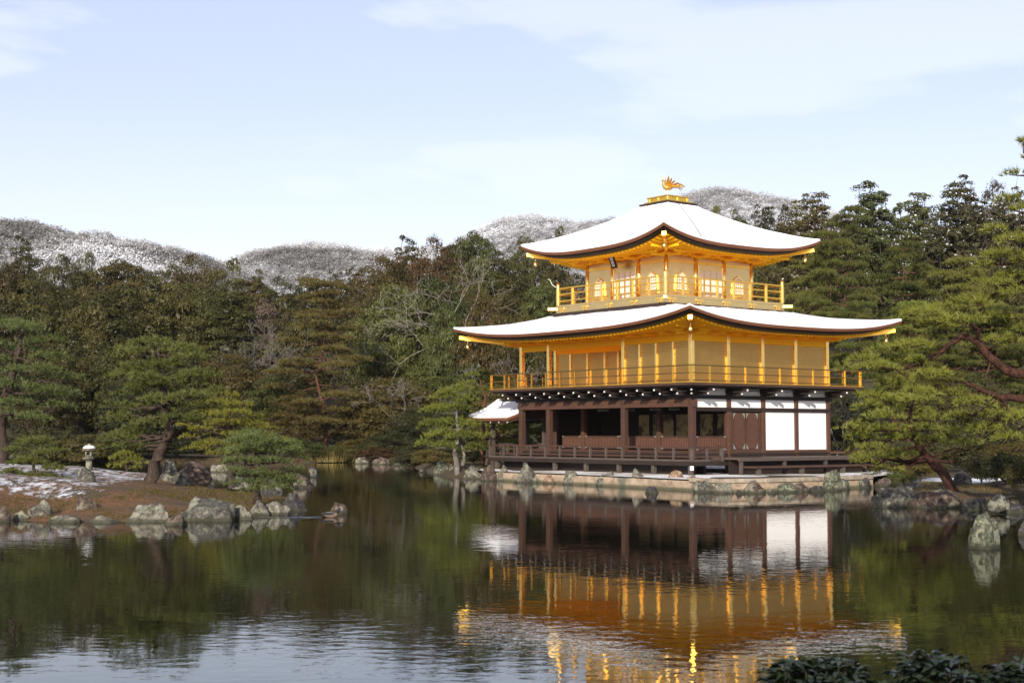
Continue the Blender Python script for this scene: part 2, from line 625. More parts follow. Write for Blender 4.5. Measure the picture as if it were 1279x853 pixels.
    patch = ramp(t, [(0.40, 0.25), (0.62, 1.0)], noise_n(t, v, 0.13, 3, 0.5, 0.6)).outputs['Color']
    h = math_(t, 'ADD', math_(t, 'MULTIPLY', math_(t, 'MULTIPLY', f1, patch), 0.0029), math_(t, 'MULTIPLY', f2, 0.0022))
    b = nd(t, 'ShaderNodeBump', Strength=1.0, Distance=1.0)
    ln(t, h, b.inputs['Height'])
    ln(t, b.outputs[0], p.inputs['Normal'])
    M['water'] = m
    # ground
    m, t, out = new_mat('woodland_ground')
    p = principled(t, out, Roughness=0.95)
    v = objcoord(t)
    n = noise_n(t, v, 0.7, 8, 0.65)
    n2 = noise_n(t, v, 6.0, 6, 0.7)
    col = ramp(t, [(0.35, (0.030, 0.032, 0.010)), (0.5, (0.06, 0.042, 0.016)), (0.65, (0.105, 0.052, 0.020))], n).outputs['Color']
    col = mixc(t, col, (0.03, 0.025, 0.012), math_(t, 'MULTIPLY', n2, 0.6))
    sn = nd(t, 'ShaderNodeAttribute', attribute_name='snow')
    sm = ramp(t, [(0.50, 0.0), (0.58, 1.0)], math_(t, 'ADD', math_(t, 'MULTIPLY', n2, 0.45), math_(t, 'MULTIPLY', sn.outputs['Fac'], 0.55))).outputs['Color']
    col = mixc(t, col, (0.76, 0.77, 0.80), sm)
    ln(t, col, p.inputs['Base Color'])
    bump(t, n2, p, 0.8, 0.08)
    M['ground'] = m
    m, t, out = new_mat('island_moss')
    p = principled(t, out, Roughness=0.95)
    v = objcoord(t)
    n = noise_n(t, v, 0.9, 8, 0.65)
    n2 = noise_n(t, v, 9.0, 6, 0.72)
    col = ramp(t, [(0.34, (0.055, 0.052, 0.013)), (0.46, (0.125, 0.062, 0.016)), (0.62, (0.21, 0.086, 0.024))], n).outputs['Color']
    col = mixc(t, col, (0.022, 0.014, 0.006), ramp(t, [(0.42, 0.0), (0.62, 0.85)], n2).outputs['Color'])
    sn = nd(t, 'ShaderNodeAttribute', attribute_name='snow')
    sv = noise_n(t, objcoord(t, (1.2, 0.6, 1)), 3.4, 9, 0.75)
    sm = ramp(t, [(0.53, 0.0), (0.60, 1.0)], math_(t, 'ADD', math_(t, 'MULTIPLY', sv, 0.6), math_(t, 'MULTIPLY', sn.outputs['Fac'], 0.252))).outputs['Color']
    col = mixc(t, col, (0.74, 0.75, 0.79), sm)
    ln(t, col, p.inputs['Base Color'])
    bump(t, math_(t, 'ADD', n2, math_(t, 'MULTIPLY', sm, 0.4)), p, 0.9, 0.06)
    M['moss'] = m
    # snowy mountain
    m, t, out = new_mat('snowy_hillside')
    p = principled(t, out, Roughness=0.9)
    v = objcoord(t)
    n = noise_n(t, v, 0.16, 8, 0.75)
    n2 = noise_n(t, v, 0.02, 4, 0.6)
    col = ramp(t, [(0.38, (0.08, 0.075, 0.072)), (0.52, (0.22, 0.22, 0.225)), (0.68, (0.52, 0.53, 0.55))], math_(t, 'ADD', n, math_(t, 'MULTIPLY', math_(t, 'SUBTRACT', n2, 0.5), 0.25))).outputs['Color']
    ln(t, col, p.inputs['Base Color'])
    M['hill_snow'] = m
    m, t, out = new_mat('snowy_branch')
    ti = nd(t, 'ShaderNodeAttribute', attribute_name='tint')
    p = principled(t, out, Roughness=0.9)
    ln(t, ramp(t, [(0.0, (0.075, 0.07, 0.065)), (0.45, (0.20, 0.195, 0.19)), (0.75, (0.40, 0.405, 0.42)), (1.0, (0.60, 0.61, 0.64))], ti.outputs['Fac']).outputs['Color'], p.inputs['Base Color'])
    M['snowy_branch'] = m
    # duck
    for nm, c in (('feather_brown', (0.10, 0.07, 0.05)), ('feather_dark', (0.012, 0.012, 0.014)), ('feather_pale', (0.42, 0.38, 0.34)), ('bill_grey', (0.12, 0.13, 0.14))):
        m, t, out = new_mat(nm)
        p = principled(t, out, Base_Color=c, Roughness=0.6)
        M[nm] = m


build_mats()
M = MATS

# ------------------------------------------------------------------ terrain
YAW = -0.9221
OX, OY = 7.5236, 60.4898
cyw, syw = math.cos(YAW), math.sin(YAW)


def uv2w(u, v):
    """pavilion plan: u west along the pond front, v north along the side, from the near corner column"""
    return np.array([OX - u * cyw - v * syw, OY - u * syw + v * cyw])


TERR = [(9.6, -3.7), (4.0, -3.8), (-1.2, -4.35), (-4.8, -4.8), (-6.4, -4.9), (-6.95, -3.0), (-6.9, 0.4), (-6.6, 3.4)]


def sd_poly(X, Y, poly):
    P = np.asarray(poly, float)
    d = np.full(X.shape, 1e9)
    inside = np.zeros(X.shape, bool)
    n = len(P)
    for i in range(n):
        a, b = P[i], P[(i + 1) % n]
        e = b - a
        wx, wy = X - a[0], Y - a[1]
        t = np.clip((wx * e[0] + wy * e[1]) / (e @ e), 0, 1)
        d = np.minimum(d, np.hypot(wx - e[0] * t, wy - e[1] * t))
        if abs(e[1]) > 1e-9:
            c = (a[1] <= Y) != (b[1] <= Y)
            xi = a[0] + (Y - a[1]) / e[1] * e[0]
            inside ^= c & (X < xi)
    return np.where(inside, d, -d)


def sstep(x, a, b):
    t = np.clip((x - a) / (b - a), 0, 1)
    return t * t * (3 - 2 * t)


def vnoise(X, Y, sc, seed=0):
    """smooth value noise, vectorised"""
    X, Y = X * sc + seed * 17.3, Y * sc - seed * 9.1
    xi, yi = np.floor(X).astype(np.int64), np.floor(Y).astype(np.int64)
    fx, fy = X - xi, Y - yi
    fx, fy = fx * fx * (3 - 2 * fx), fy * fy * (3 - 2 * fy)

    def h(a, b):
        k = (a * 374761393 + b * 668265263 + seed * 974711) & 0xffffffff
        k = ((k ^ (k >> 13)) * 1274126177) & 0xffffffff
        return ((k ^ (k >> 16)) & 0xffff) / 65535.0
    return (h(xi, yi) * (1 - fx) + h(xi + 1, yi) * fx) * (1 - fy) + (h(xi, yi + 1) * (1 - fx) + h(xi + 1, yi + 1) * fx) * fy


def fbm(X, Y, sc, oct=4, seed=0):
    s, a, tot = 0, 1.0, 0
    for k in range(oct):
        s = s + a * vnoise(X, Y, sc * 2 ** k, seed + k)
        tot += a
        a *= 0.5
    return s / tot


shore_px = [(-330, 574.5), (0, 576), (200, 578), (330, 579), (392, 578.5), (405, 577), (440, 576.5), (470, 579), (505, 580), (520, 585), (534, 590), (548, 594.5), (575, 596), (600, 598)]
MAIN = [tuple(wat(*q)[:2]) for q in shore_px] + [tuple(uv2w(*q)) for q in TERR]
MAIN += [tuple(wat(*q)[:2]) for q in ((1052, 607), (1090, 603), (1128, 604), (1118, 612), (1096, 630), (1130, 633), (1170, 634), (1215, 634), (1245, 637), (1290, 641))]
MAIN += [(13.0, 36.4), (12.7, 32.2), (16, 29.5), (90, 27), (1500, 60), (1500, 2500), (-1500, 2500), (-1500, 118)]
island_px = [(-90, 653), (-40, 651), (0, 650), (60, 652), (110, 653), (150, 652), (200, 653), (250, 651), (300, 649), (340, 645), (370, 640), (382, 633), (376, 622), (350, 611)]
ISLAND = [tuple(wat(*q)[:2]) for q in island_px] + [(-11.2, 54.0), (-16, 57.5), (-24, 59), (-33, 56), (-36, 48)]


def main_height(X, Y):
    d = sd_poly(X, Y, MAIN)
    start = 113 - 24 * sstep(X, -4, 20)
    hill = np.maximum(0, Y - start)
    hz = 0.17 * hill * sstep(hill, 0, 22)
    hz = np.where(hz > 24, 24 + (hz - 24) * 0.15, hz)
    n = fbm(X, Y, 0.18, 3, 3)
    land = 0.42 * sstep(d, -0.1, 1.1) + (n - 0.5) * 0.5 * sstep(d, 1.0, 6.0) + hz
    right = sstep(X, 15, 17) * sstep(-Y, -52, -47)
    land = land + right * 0.35 * sstep(d, 0.6, 3.5)
    return np.where(d > -0.1, land, np.maximum(-0.9, d * 0.6)), d


def island_height(X, Y):
    d = sd_poly(X, Y, ISLAND)
    # crest falls from left to right
    pl = np.interp(X, [-26, -15.2, -11.2, -7.6], [1.12, 1.02, 0.70, 0.36])
    prof = 0.14 * sstep(d, 0.1, 0.7) + 0.86 * sstep(d, 0.6, 5.2)
    n = fbm(X, Y, 0.5, 3, 8)
    return np.where(d > 0.05, pl * prof - 0.03 + (n - 0.5) * 0.14 * sstep(d, 0.5, 2.5), np.maximum(-0.7, (d - 0.05) * 0.7 - 0.03)), d


def grid_mesh(name, xs, ys, hfun, extra=None):
    X, Y = np.meshgrid(xs, ys)
    Z, d = hfun(X, Y)
    nx, ny = len(xs), len(ys)
    V = np.stack([X, Y, Z], -1).reshape(-1, 3)
    i = np.arange(nx * ny).reshape(ny, nx)
    Q = np.stack([i[:-1, :-1], i[:-1, 1:], i[1:, 1:], i[1:, :-1]], -1).reshape(-1, 4)
    at_ = extra(X, Y, Z, d) if extra else {}
    return np_mesh(name, V, Q.ravel(), np.full(len(Q), 4), {k: v.ravel() for k, v in at_.items()}, smooth=True)


def axis(lo, hi, a, b, fine, grow):
    core = list(np.arange(a, b + 1e-6, fine))
    s, x = fine, b
    up = []
    while x < hi:
        s *= grow
        x += s
        up.append(x)
    s, x = fine, a
    dn = []
    while x > lo:
        s *= grow
        x -= s
        dn.append(x)
    return np.array(dn[::-1] + core + up)


def snow_ground(X, Y, Z, d):
    a = np.exp(-(((X - 18.6) / 4.5) ** 2 + ((Y - 53) / 4.0) ** 2)) * 1.1
    return {'snow': np.clip(a, 0, 1)}


g = link('ground', grid_mesh('ground', axis(-1400, 1400, -34, 34, 0.42, 1.12), axis(-60, 2400, 30, 112, 0.45, 1.10), main_height, snow_ground), M['ground'])
tag(g, kind='structure')


def snow_island(X, Y, Z, d):
    px = 639.5 + F_PX * X / np.maximum(Y, 1)
    py = 540 + (CAM_H - Z) / np.maximum(Y, 1) * F_PX
    a = sstep(-X, 9.6, 12.0) * sstep(Y, 37.4, 39.0)
    a = a * (0.97 + 0.10 * sstep(Y, 42, 47))
    return {'snow': np.clip(a, 0, 1)}


isl = link('island', grid_mesh('island', np.arange(-37, -5.5, 0.22), np.arange(33, 61, 0.22), island_height, snow_island), M['moss'])
tag(isl, kind='structure')

# pond
wm = MB()
wm.add([(-400, -40, 0), (400, -40, 0), (400, 260, 0), (-400, 260, 0)], [(0, 1, 2, 3)])
wo_ = wm.build('water', M['water'])
tag(wo_, kind='structure')


def ground_z(x, y):
    X, Y = np.array([[float(x)]]), np.array([[float(y)]])
    zi, di = island_height(X, Y)
    zm, dm = main_height(X, Y)
    return float(max(zi[0, 0], zm[0, 0]))


# ------------------------------------------------------------------ far snowy hills
def hill(name, Yc, ridge, depth, seed, crown=6.0, amp=3.0, step=3.0, foot_drop=None):
    pr = [at(px, py, Yc) for px, py in ridge]
    rx, rz = [q[0] for q in pr], [q[2] for q in pr]
    xs = np.arange(rx[0], rx[-1], step)
    ts = np.arange(-1, 1.001, step / depth)

    def hf(X, Yt):
        t = (Yt - Yc) / depth
        zr = np.interp(X, rx, rz)
        big = (fbm(X, Yt, 0.012, 3, seed) - 0.5) * 22 * np.abs(t)
        z = zr * (1 - np.abs(t) ** 1.35) + big * 0.9
        b = fbm(X, Yt, 1.0 / crown, 2, seed + 5)
        return z + (b - 0.5) * amp - amp * 0.35, t
    o = link(name, grid_mesh(name, xs, Yc + ts * depth, hf), M['hill_snow'])
    tag(o, kind='structure')
    return xs, hf


def snow_woods(name, label, Yc, xs, hf, depth, n, size, seed, pale=0.0):
    r = np.random.default_rng(seed)
    Xc = r.uniform(xs[0], xs[-1], n)
    Yc_ = Yc - depth * r.random(n) ** 1.6 * 0.85 + 2
    Z, _ = hf(Xc, Yc_)
    k = 22
    c = np.repeat(np.stack([Xc, Yc_, Z], 1), k, 0)
    s = np.repeat(size * np.clip(np.exp(r.normal(0, 0.26, n)), 0.55, 1.45), k)
    d = r.normal(size=(n * k, 3))
    d /= np.linalg.norm(d, axis=1)[:, None]
    c = c + d * s[:, None] * np.array([0.62, 0.62, 0.85]) + np.array([0, 0, 0.4]) * s[:, None]
    nr = d * 0.45 + np.array([0, -0.55, 0.55]) + r.normal(size=d.shape) * 0.4
    base = np.repeat(r.uniform(-0.12, 0.32, n) + pale + 1.5 * (fbm(Xc, Yc_, 0.03 * 420 / Yc, 3, seed) - 0.5), k)  # pale lightens the farther woods: distance haze put into the tint
    tint = np.clip(base + 0.45 * np.clip(d[:, 2] + 0.2, -0.6, 1) + r.normal(0, 0.12, n * k), 0, 1)
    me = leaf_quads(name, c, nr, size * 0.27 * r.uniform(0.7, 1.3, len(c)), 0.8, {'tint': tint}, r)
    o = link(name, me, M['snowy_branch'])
    tag(o, kind='stuff')
    return o


def leaf_quads(name, C, N, size, aspect, attrs, r):
    """one rhombus per centre; N need not be unit"""
    n = len(C)
    N = N / np.maximum(np.linalg.norm(N, axis=1), 1e-6)[:, None]
    t = r.normal(size=(n, 3))
    t -= N * np.sum(t * N, 1)[:, None]
    t /= np.maximum(np.linalg.norm(t, axis=1), 1e-6)[:, None]
    b = np.cross(N, t)
    s = (np.asarray(size) * 0.5)
    if s.ndim == 0:
        s = np.full(n, float(s))
    s = s[:, None]
    V = np.empty((n, 4, 3))
    V[:, 0] = C + t * s
    V[:, 1] = C + b * s * aspect
    V[:, 2] = C - t * s
    V[:, 3] = C - b * s * aspect
    return np_mesh(name, V.reshape(-1, 3), np.arange(n * 4), np.full(n, 4), attrs)


xs, hf = hill('hill', 420, [(-120, 300), (-40, 288), (0, 282), (35, 279), (70, 287), (110, 296), (150, 299), (190, 305), (225, 314), (260, 326), (310, 345), (370, 380), (470, 440), (560, 500)], 150, 21, crown=7, amp=5.0, step=2.5)
snow_woods('snowy_wood', None, 420, xs, hf, 150, 22000, 1.65, 31)
xs, hf = hill('hill', 560, [(20, 500), (110, 430), (180, 378), (240, 345), (280, 332), (310, 320), (345, 313), (380, 311), (415, 313), (445, 319), (480, 318), (520, 326), (580, 350), (680, 420), (780, 500)], 160, 22, crown=7, amp=4.0, step=3.0)
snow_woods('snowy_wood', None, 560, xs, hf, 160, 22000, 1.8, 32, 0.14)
xs, hf = hill('hill', 1150, [(120, 460), (220, 380), (300, 330), (350, 310), (390, 304), (420, 306), (460, 314), (500, 316), (560, 310), (600, 288), (630, 276), (655, 270), (690, 273), (720, 281), (745, 278), (790, 274), (830, 252), (860, 242), (890, 237), (930, 241), (975, 250), (1030, 266), (1100, 290), (1200, 330), (1330, 420)], 420, 23, crown=12, amp=7.0, step=6.0)
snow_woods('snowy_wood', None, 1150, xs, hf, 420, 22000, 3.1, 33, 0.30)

# air between the pond and the far hills
hz = MB()
hz.box(-2300, 2300, -90, 2300, -3.5, 420)
hm, ht, hout = new_mat('winter_haze')
pv = ht.nodes.new('ShaderNodeVolumePrincipled')
pv.inputs['Color'].default_value = (0.86, 0.90, 0.97, 1)
pv.inputs['Density'].default_value = 0.00006
pv.inputs['Anisotropy'].default_value = 0.0
ht.links.new(pv.outputs[0], hout.inputs['Volume'])
tag(hz.build('haze', hm), kind='stuff')

# ------------------------------------------------------------------ trees: builders


def limb_pts(p, q, sag=0.0, wob=0.0, n=6, r=None):
    p, q = np.asarray(p, float), np.asarray(q, float)
    L = np.linalg.norm(q - p)
    pts = []
    for i in range(n + 1):
        t = i / n
        m = p * (1 - t) + q * t
        m = m + np.array([0, 0, -sag * L * 4 * t * (1 - t)])
        if 0 < i < n and r is not None:
            m = m + r.normal(0, wob * L, 3)
        pts.append(m)
    return pts


def blades(name, C, D, L, w, tint, r, snow=None):
    """needle blades: triangle from C along D"""
    n = len(C)
    D = D / np.maximum(np.linalg.norm(D, axis=1), 1e-6)[:, None]
    t = np.cross(D, r.normal(size=(n, 3)))
    t /= np.maximum(np.linalg.norm(t, axis=1), 1e-6)[:, None]
    L = np.asarray(L)[:, None]
    V = np.empty((n, 3, 3))
    V[:, 0] = C - t * w * 0.5
    V[:, 1] = C + t * w * 0.5
    V[:, 2] = C + D * L
    at_ = {'tint': tint, 'snow': snow if snow is not None else np.zeros(n)}
    return np_mesh(name, V.reshape(-1, 3), np.arange(n * 3), np.full(n, 3), at_)


def pad_tufts(pads, r, per, nb, L, w, name, snow=0.0, up=0.55):
    """pads: (centre, rx, ry, rz). Tufts sit on the upper skin of each flattened pad."""
    Cs, Ds, Ls, Ts, Sn = [], [], [], [], []
    for (c, rx, ry, rz) in pads:
        m = max(8, int(per * rx * ry))
        a = r.uniform(0, 2 * np.pi, m)
        rad = np.sqrt(r.random(m)) * (1 + 0.18 * np.sin(a * 3 + r.uniform(0, 6)) + 0.12 * np.sin(a * 7 + r.uniform(0, 6)))
        x, y = np.cos(a) * rad, np.sin(a) * rad
        z = np.sqrt(np.maximum(0, 1.1 - np.minimum(rad, 1.05) ** 2)) * r.uniform(0.25, 1.0, m) - 0.35 + r.normal(0, 0.15, m)
        ctr = np.stack([c[0] + x * rx, c[1] + y * ry, c[2] + z * rz], 1)
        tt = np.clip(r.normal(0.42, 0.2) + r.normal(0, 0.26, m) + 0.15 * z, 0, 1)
        out = np.stack([x, y, np.full(m, up)], 1)
        ctr_n = np.repeat(ctr, nb, 0)
        d = np.repeat(out * 0.75, nb, 0) + r.normal(0, 0.55, (m * nb, 3)) + np.array([0, 0, 0.25])
        Cs.append(ctr_n)
        Ds.append(d)
        Ls.append(L * r.uniform(0.65, 1.15, m * nb))
        Ts.append(np.clip(np.repeat(tt, nb) + r.normal(0, 0.1, m * nb), 0, 1))
        Sn.append((np.repeat(r.random(m) < snow, nb) * (r.random(m * nb) < 0.6)).astype(float))
    C, D, Lg, T, Sw = (np.concatenate(q) for q in (Cs, Ds, Ls, Ts, Sn))
    return blades(name, C, D, Lg, w, T, r, Sw)


def broad_meshes(seed, H=10.0, W=8.0, n=15000, leaf=0.30, lobes=70, cone=0.0, low=0.12, snow=0.0, lr_=(0.055, 0.115)):
    """rounded evergreen: crown of many leafy lobes, trunk with limbs"""
    r = np.random.default_rng(seed)
    z0 = H * low
    ch = (H - z0) / 2
    lob = []
    ga = 2.39996
    for i in range(lobes):
        inner = i >= lobes * 0.8
        zz = 1 - 1.72 * (i + 0.5) / (lobes * 0.8) if not inner else r.uniform(-0.6, 0.8)
        a = i * ga + r.normal(0, 0.25)
        q = math.sqrt(max(0.0, 1 - zz * zz))
        d = np.array([q * math.cos(a), q * math.sin(a), zz]) + r.normal(0, 0.08, 3)
        rad = r.uniform(0.70, 0.98) if not inner else r.uniform(0.35, 0.65)
        zc = z0 + ch * (1 + d[2] * rad * 0.95)
        f = (zc - z0) / (H - z0)
        k = (1 - cone * f) * (1 + 0.10 * math.sin(seed + 3 * math.atan2(d[1], d[0]) + 4 * f) + 0.08 * math.sin(seed * 2 + 5 * math.atan2(d[1], d[0]) - 6 * f))
        lr = W * r.uniform(*lr_) * (1.0 - 0.3 * cone * f)
        lob.append((np.array([d[0] * rad * W / 2 * k, d[1] * rad * W / 2 * k, zc]), lr, r.normal(0.45, 0.26), d))
    per = n // lobes
    C, N, T, Sn, Sz = [], [], [], [], []
    for c, lr, ti, dd in lob:
        d = r.normal(size=(per, 3)) * np.array([1, 1, 0.8]) + np.array([0, 0, 0.55]) + dd * 0.5
        d /= np.linalg.norm(d, axis=1)[:, None]
        rr = lr * (0.72 + 0.32 * r.random(per))
        rr = rr * (1 + 0.28 * np.sin(d[:, 0] * 6 + seed + c[0]) * np.sin(d[:, 1] * 7 + c[2]) + r.normal(0, 0.10, per))
        C.append(c + d * rr[:, None] * np.array([1.25, 1.25, 0.72]))
        N.append(d * 0.9 + r.normal(0, 0.30, (per, 3)) + np.array([0, 0, 0.2]))
        T.append(np.clip(ti + r.normal(0, 0.13, per), 0, 1))
        Sn.append(((d[:, 2] > 0.35) & (r.random(per) < snow)).astype(float))
        Sz.append(leaf * r.uniform(0.55, 1.3, per))
    m = max(60, n // 22)                                   # dark inner leaves added as occluder, blocking light through the crown
    d = r.normal(size=(m, 3))
    d /= np.linalg.norm(d, axis=1)[:, None]
    q = r.uniform(0.15, 0.72, m)[:, None]
    f = np.clip((1 + d[:, 2:] * q) / 2, 0, 1)
    C.append(np.array([0, 0, z0 + ch]) + d * q * np.concatenate([W / 2 * (1 - cone * f)] * 2 + [np.full((m, 1), ch)], 1))
    N.append(r.normal(size=(m, 3)))
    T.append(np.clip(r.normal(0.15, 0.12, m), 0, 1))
    Sn.append(np.zeros(m))
    Sz.append(np.full(m, leaf * 3.0))
    C, N, T, Sn, Sz = (np.concatenate(q) for q in (C, N, T, Sn, Sz))
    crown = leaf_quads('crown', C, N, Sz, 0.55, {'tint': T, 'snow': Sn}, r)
    mb = MB()
    top = np.array([r.normal(0, 0.3), r.normal(0, 0.3), z0 + ch * 1.4])
    tr = limb_pts((0, 0, -0.6), top, 0, 0.015, 8, r)
    r0 = 0.022 * H + 0.06
    mb.tube(tr, [r0 * (1 - 0.85 * i / 8) for i in range(9)], 8)
    for c, lr, _, _ in lob[::3]:
        k = int(r.integers(2, 7))
        mb.tube(limb_pts(tr[k], c, 0.03, 0.03, 5, r), [r0 * 0.32 * (1 - 0.8 * i / 5) for i in range(6)], 5)
    return crown, mb_mesh(mb, 'trunk')


def mb_mesh(mb, name):
    me = bpy.data.meshes.new(name)
    me.from_pydata(mb.v, [], mb.f)
    for p in me.polygons:
        p.use_smooth = True
    return me


def conifer_meshes(seed, H=14.0, W=7.0, n=15000, leaf=0.30, snow=0.0, tiers=17):
    """cypress / cedar: uneven cone of drooping sprays"""
    r = np.random.default_rng(seed)
    C, N, T, Sn = [], [], [], []
    sprays = []
    for k in range(tiers):
        f = (k + r.uniform(-0.2, 0.2)) / tiers
        z = H * (0.10 + 0.88 * f)
        R_ = W / 2 * (1 - f) ** 0.55 * r.uniform(0.72, 1.15) + 0.2
        m = max(3, int(3 + 7 * (1 - f)))
        a0 = r.uniform(0, 6.28)
        for j in range(m):
            a = a0 + 6.28 * j / m + r.normal(0, 0.25)
            sprays.append((a, R_ * r.uniform(0.65, 1.12), z + r.normal(0, H * 0.018), f))
    per = n // len(sprays)
    for a, R_, z, f in sprays:
        t = r.random(per) ** 0.6
        wd = 0.16 * R_ + 0.35
        lat = r.normal(0, 1, per) * wd * (0.35 + 0.65 * t)
        x = np.cos(a) * R_ * t - np.sin(a) * lat
        y = np.sin(a) * R_ * t + np.cos(a) * lat
        zz = z + 0.25 * R_ * t - 0.55 * R_ * t ** 2.2 + r.normal(0, 0.22, per) + 0.12 * wd
        C.append(np.stack([x, y, zz], 1))
        N.append(np.stack([np.cos(a) * 0.7 + r.normal(0, 0.5, per), np.sin(a) * 0.7 + r.normal(0, 0.5, per), 0.5 + r.normal(0, 0.5, per)], 1))
        T.append(np.clip(r.normal(0.45, 0.18) + r.normal(0, 0.2, per), 0, 1))
        Sn.append(((r.random(per) < snow * (0.3 + (r.random() < 0.4))) & (t > 0.45)).astype(float))
    C, N, T, Sn = (np.concatenate(q) for q in (C, N, T, Sn))
    crown = leaf_quads('crown', C, N, leaf * r.uniform(0.5, 1.25, len(C)), 0.5, {'tint': T, 'snow': Sn}, r)
    mb = MB()
    tr = limb_pts((0, 0, -0.6), (r.normal(0, 0.15), r.normal(0, 0.15), H * 0.97), 0, 0.004, 8, r)
    mb.tube(tr, [(0.018 * H + 0.05) * (1 - 0.93 * i / 8) for i in range(9)], 8)
    for a, R_, z, f in sprays[::2]:
        mb.tube(limb_pts((0, 0, z - 0.2), (math.cos(a) * R_ * 0.8, math.sin(a) * R_ * 0.8, z), -0.05, 0.01, 4, r), [0.06, 0.05, 0.04, 0.03, 0.015], 5)
    return crown, mb_mesh(mb, 'trunk')


def redpine_meshes(seed, H=15.0, W=8.0, per=46, start=0.3, nb=7, L=0.30, w=0.05, flat=0.26, npad=34, snow=0.0):
    """tall pine: bare trunk, tiers of flat needle pads on near-level limbs"""
    r = np.random.default_rng(seed)
    tr = [np.array([0, 0, -0.6])]
    x = y = 0.0
    for i in range(1, 10):
        x += r.normal(0, 0.022 * H)
        y += r.normal(0, 0.022 * H)
        tr.append(np.array([x, y, H * 0.98 * i / 9]))
    r0 = 0.010 * H + 0.04
    mb = MB()
    mb.tube(tr, [r0 * (1 - 0.8 * i / 9) for i in range(10)], 8)
    pads = []
    for k in range(npad):
        f = start + (1 - start) * (k + r.uniform(-0.3, 0.3)) / npad
        f = min(f, 0.99)
        g_ = (f - start) / (1 - start)
        R_ = W / 2 * (1.0 - 0.75 * g_ ** 1.7) * r.uniform(0.35, 1.0)
        a = k * 2.4 + r.normal(0, 0.35)
        q = f * 9
        i0 = min(int(q), 8)
        base = tr[i0] * (1 - (q - i0)) + tr[i0 + 1] * (q - i0)
        c = base + np.array([math.cos(a) * R_, math.sin(a) * R_, r.uniform(-0.02, 0.05) * H * 0.6])
        rx = W * r.uniform(0.10, 0.19)
        pads.append((c, rx, rx * r.uniform(0.75, 1.1), rx * flat * r.uniform(0.8, 1.3)))
        mb.tube(limb_pts(base, c - np.array([0, 0, rx * flat * 0.4]), 0.05, 0.03, 5, r), [r0 * 0.34 * (1 - 0.8 * i / 5) for i in range(6)], 5)
    crown = pad_tufts(pads, r, per, nb, L, w, 'crown', snow)
    return crown, mb_mesh(mb, 'trunk')


def bare_mesh(seed, H=10.0, spread=0.55, depth=6, r0=0.16, twig=0.012):
    r = np.random.default_rng(seed)
    mb = MB()

    def grow(p, d, L, rad, lev):
        q = p + d * L
        mid = (p + q) / 2 + r.normal(0, L * 0.07, 3)
        mb.tube([p, mid, q], [rad, rad * 0.86, rad * 0.72], 6 if rad > 0.04 else 4, cap=lev == 0)
        if lev == 0 or rad < twig * 0.6:
            return
        k = 2 if r.random() < 0.55 else 3
        for _ in range(k):
            nd_ = d + r.normal(0, spread, 3) * np.array([1, 1, 0.75]) + np.array([0, 0, 0.10])
            nd_ /= np.linalg.norm(nd_)
            grow(q, nd_, L * r.uniform(0.62, 0.88), max(rad * r.uniform(0.5, 0.72), twig), lev - 1)
    grow(np.array([0, 0, -0.4]), np.array([0.06, 0, 1.0]), H * 0.27, r0, depth)
    return mb_mesh(mb, 'branches')


# variants shared by the forest trees
V_ = {}


def scaled(me_pair, ):
    return me_pair


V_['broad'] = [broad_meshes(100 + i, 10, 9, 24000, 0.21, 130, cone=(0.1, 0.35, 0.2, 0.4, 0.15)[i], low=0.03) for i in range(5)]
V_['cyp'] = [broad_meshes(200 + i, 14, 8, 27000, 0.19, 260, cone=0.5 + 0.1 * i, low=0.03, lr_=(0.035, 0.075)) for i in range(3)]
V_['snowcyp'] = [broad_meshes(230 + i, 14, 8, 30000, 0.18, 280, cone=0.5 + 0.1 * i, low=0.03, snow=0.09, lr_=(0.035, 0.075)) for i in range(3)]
V_['redpine'] = [redpine_meshes(300 + i, 14, 9, 75, start=(0.34, 0.22, 0.42, 0.3)[i], nb=8, L=0.32, w=0.06) for i in range(4)]
V_['shrub'] = [broad_meshes(400 + i, 3, 4.2, 8000, 0.13, 50, cone=0.2, low=0.0, lr_=(0.08, 0.15)) for i in range(3)]
BASE = {'broad': (10, 9), 'cyp': (14, 8), 'snowcyp': (14, 8), 'redpine': (14, 9), 'shrub': (3, 4.2)}
KIND_WORDS = {'broad': ('broadleaf_tree', 'tree', 'rounded broadleaf tree'), 'cyp': ('cypress_tree', 'tree', 'conical cypress'), 'snowcyp': ('cypress_tree', 'tree', 'snow-dusted cypress'),
              'redpine': ('pine_tree', 'tree', 'layered pine'), 'shrub': ('shrub', 'shrub', 'low leafy shrub')}
COL_WORDS = {'leaf_olive': 'olive', 'leaf_brown': 'brownish', 'leaf_green': 'green', 'leaf_dark': 'dark green', 'leaf_rust': 'rust-brown', 'needle_pine': 'green', 'needle_bronze': 'bronze-green', 'needle_light': 'light green', 'needle_blue': 'blue-green', 'leaf_twig': 'grey-brown'}
TREES = []
CACHE = {}


def with_mat(me, mat):
    k = (me.name, mat.name)
    if k not in CACHE:
        c = me if not me.materials else me.copy()
        if c.materials:
            c.materials.clear()
        c.materials.append(mat)
        CACHE[k] = c
    return CACHE[k]


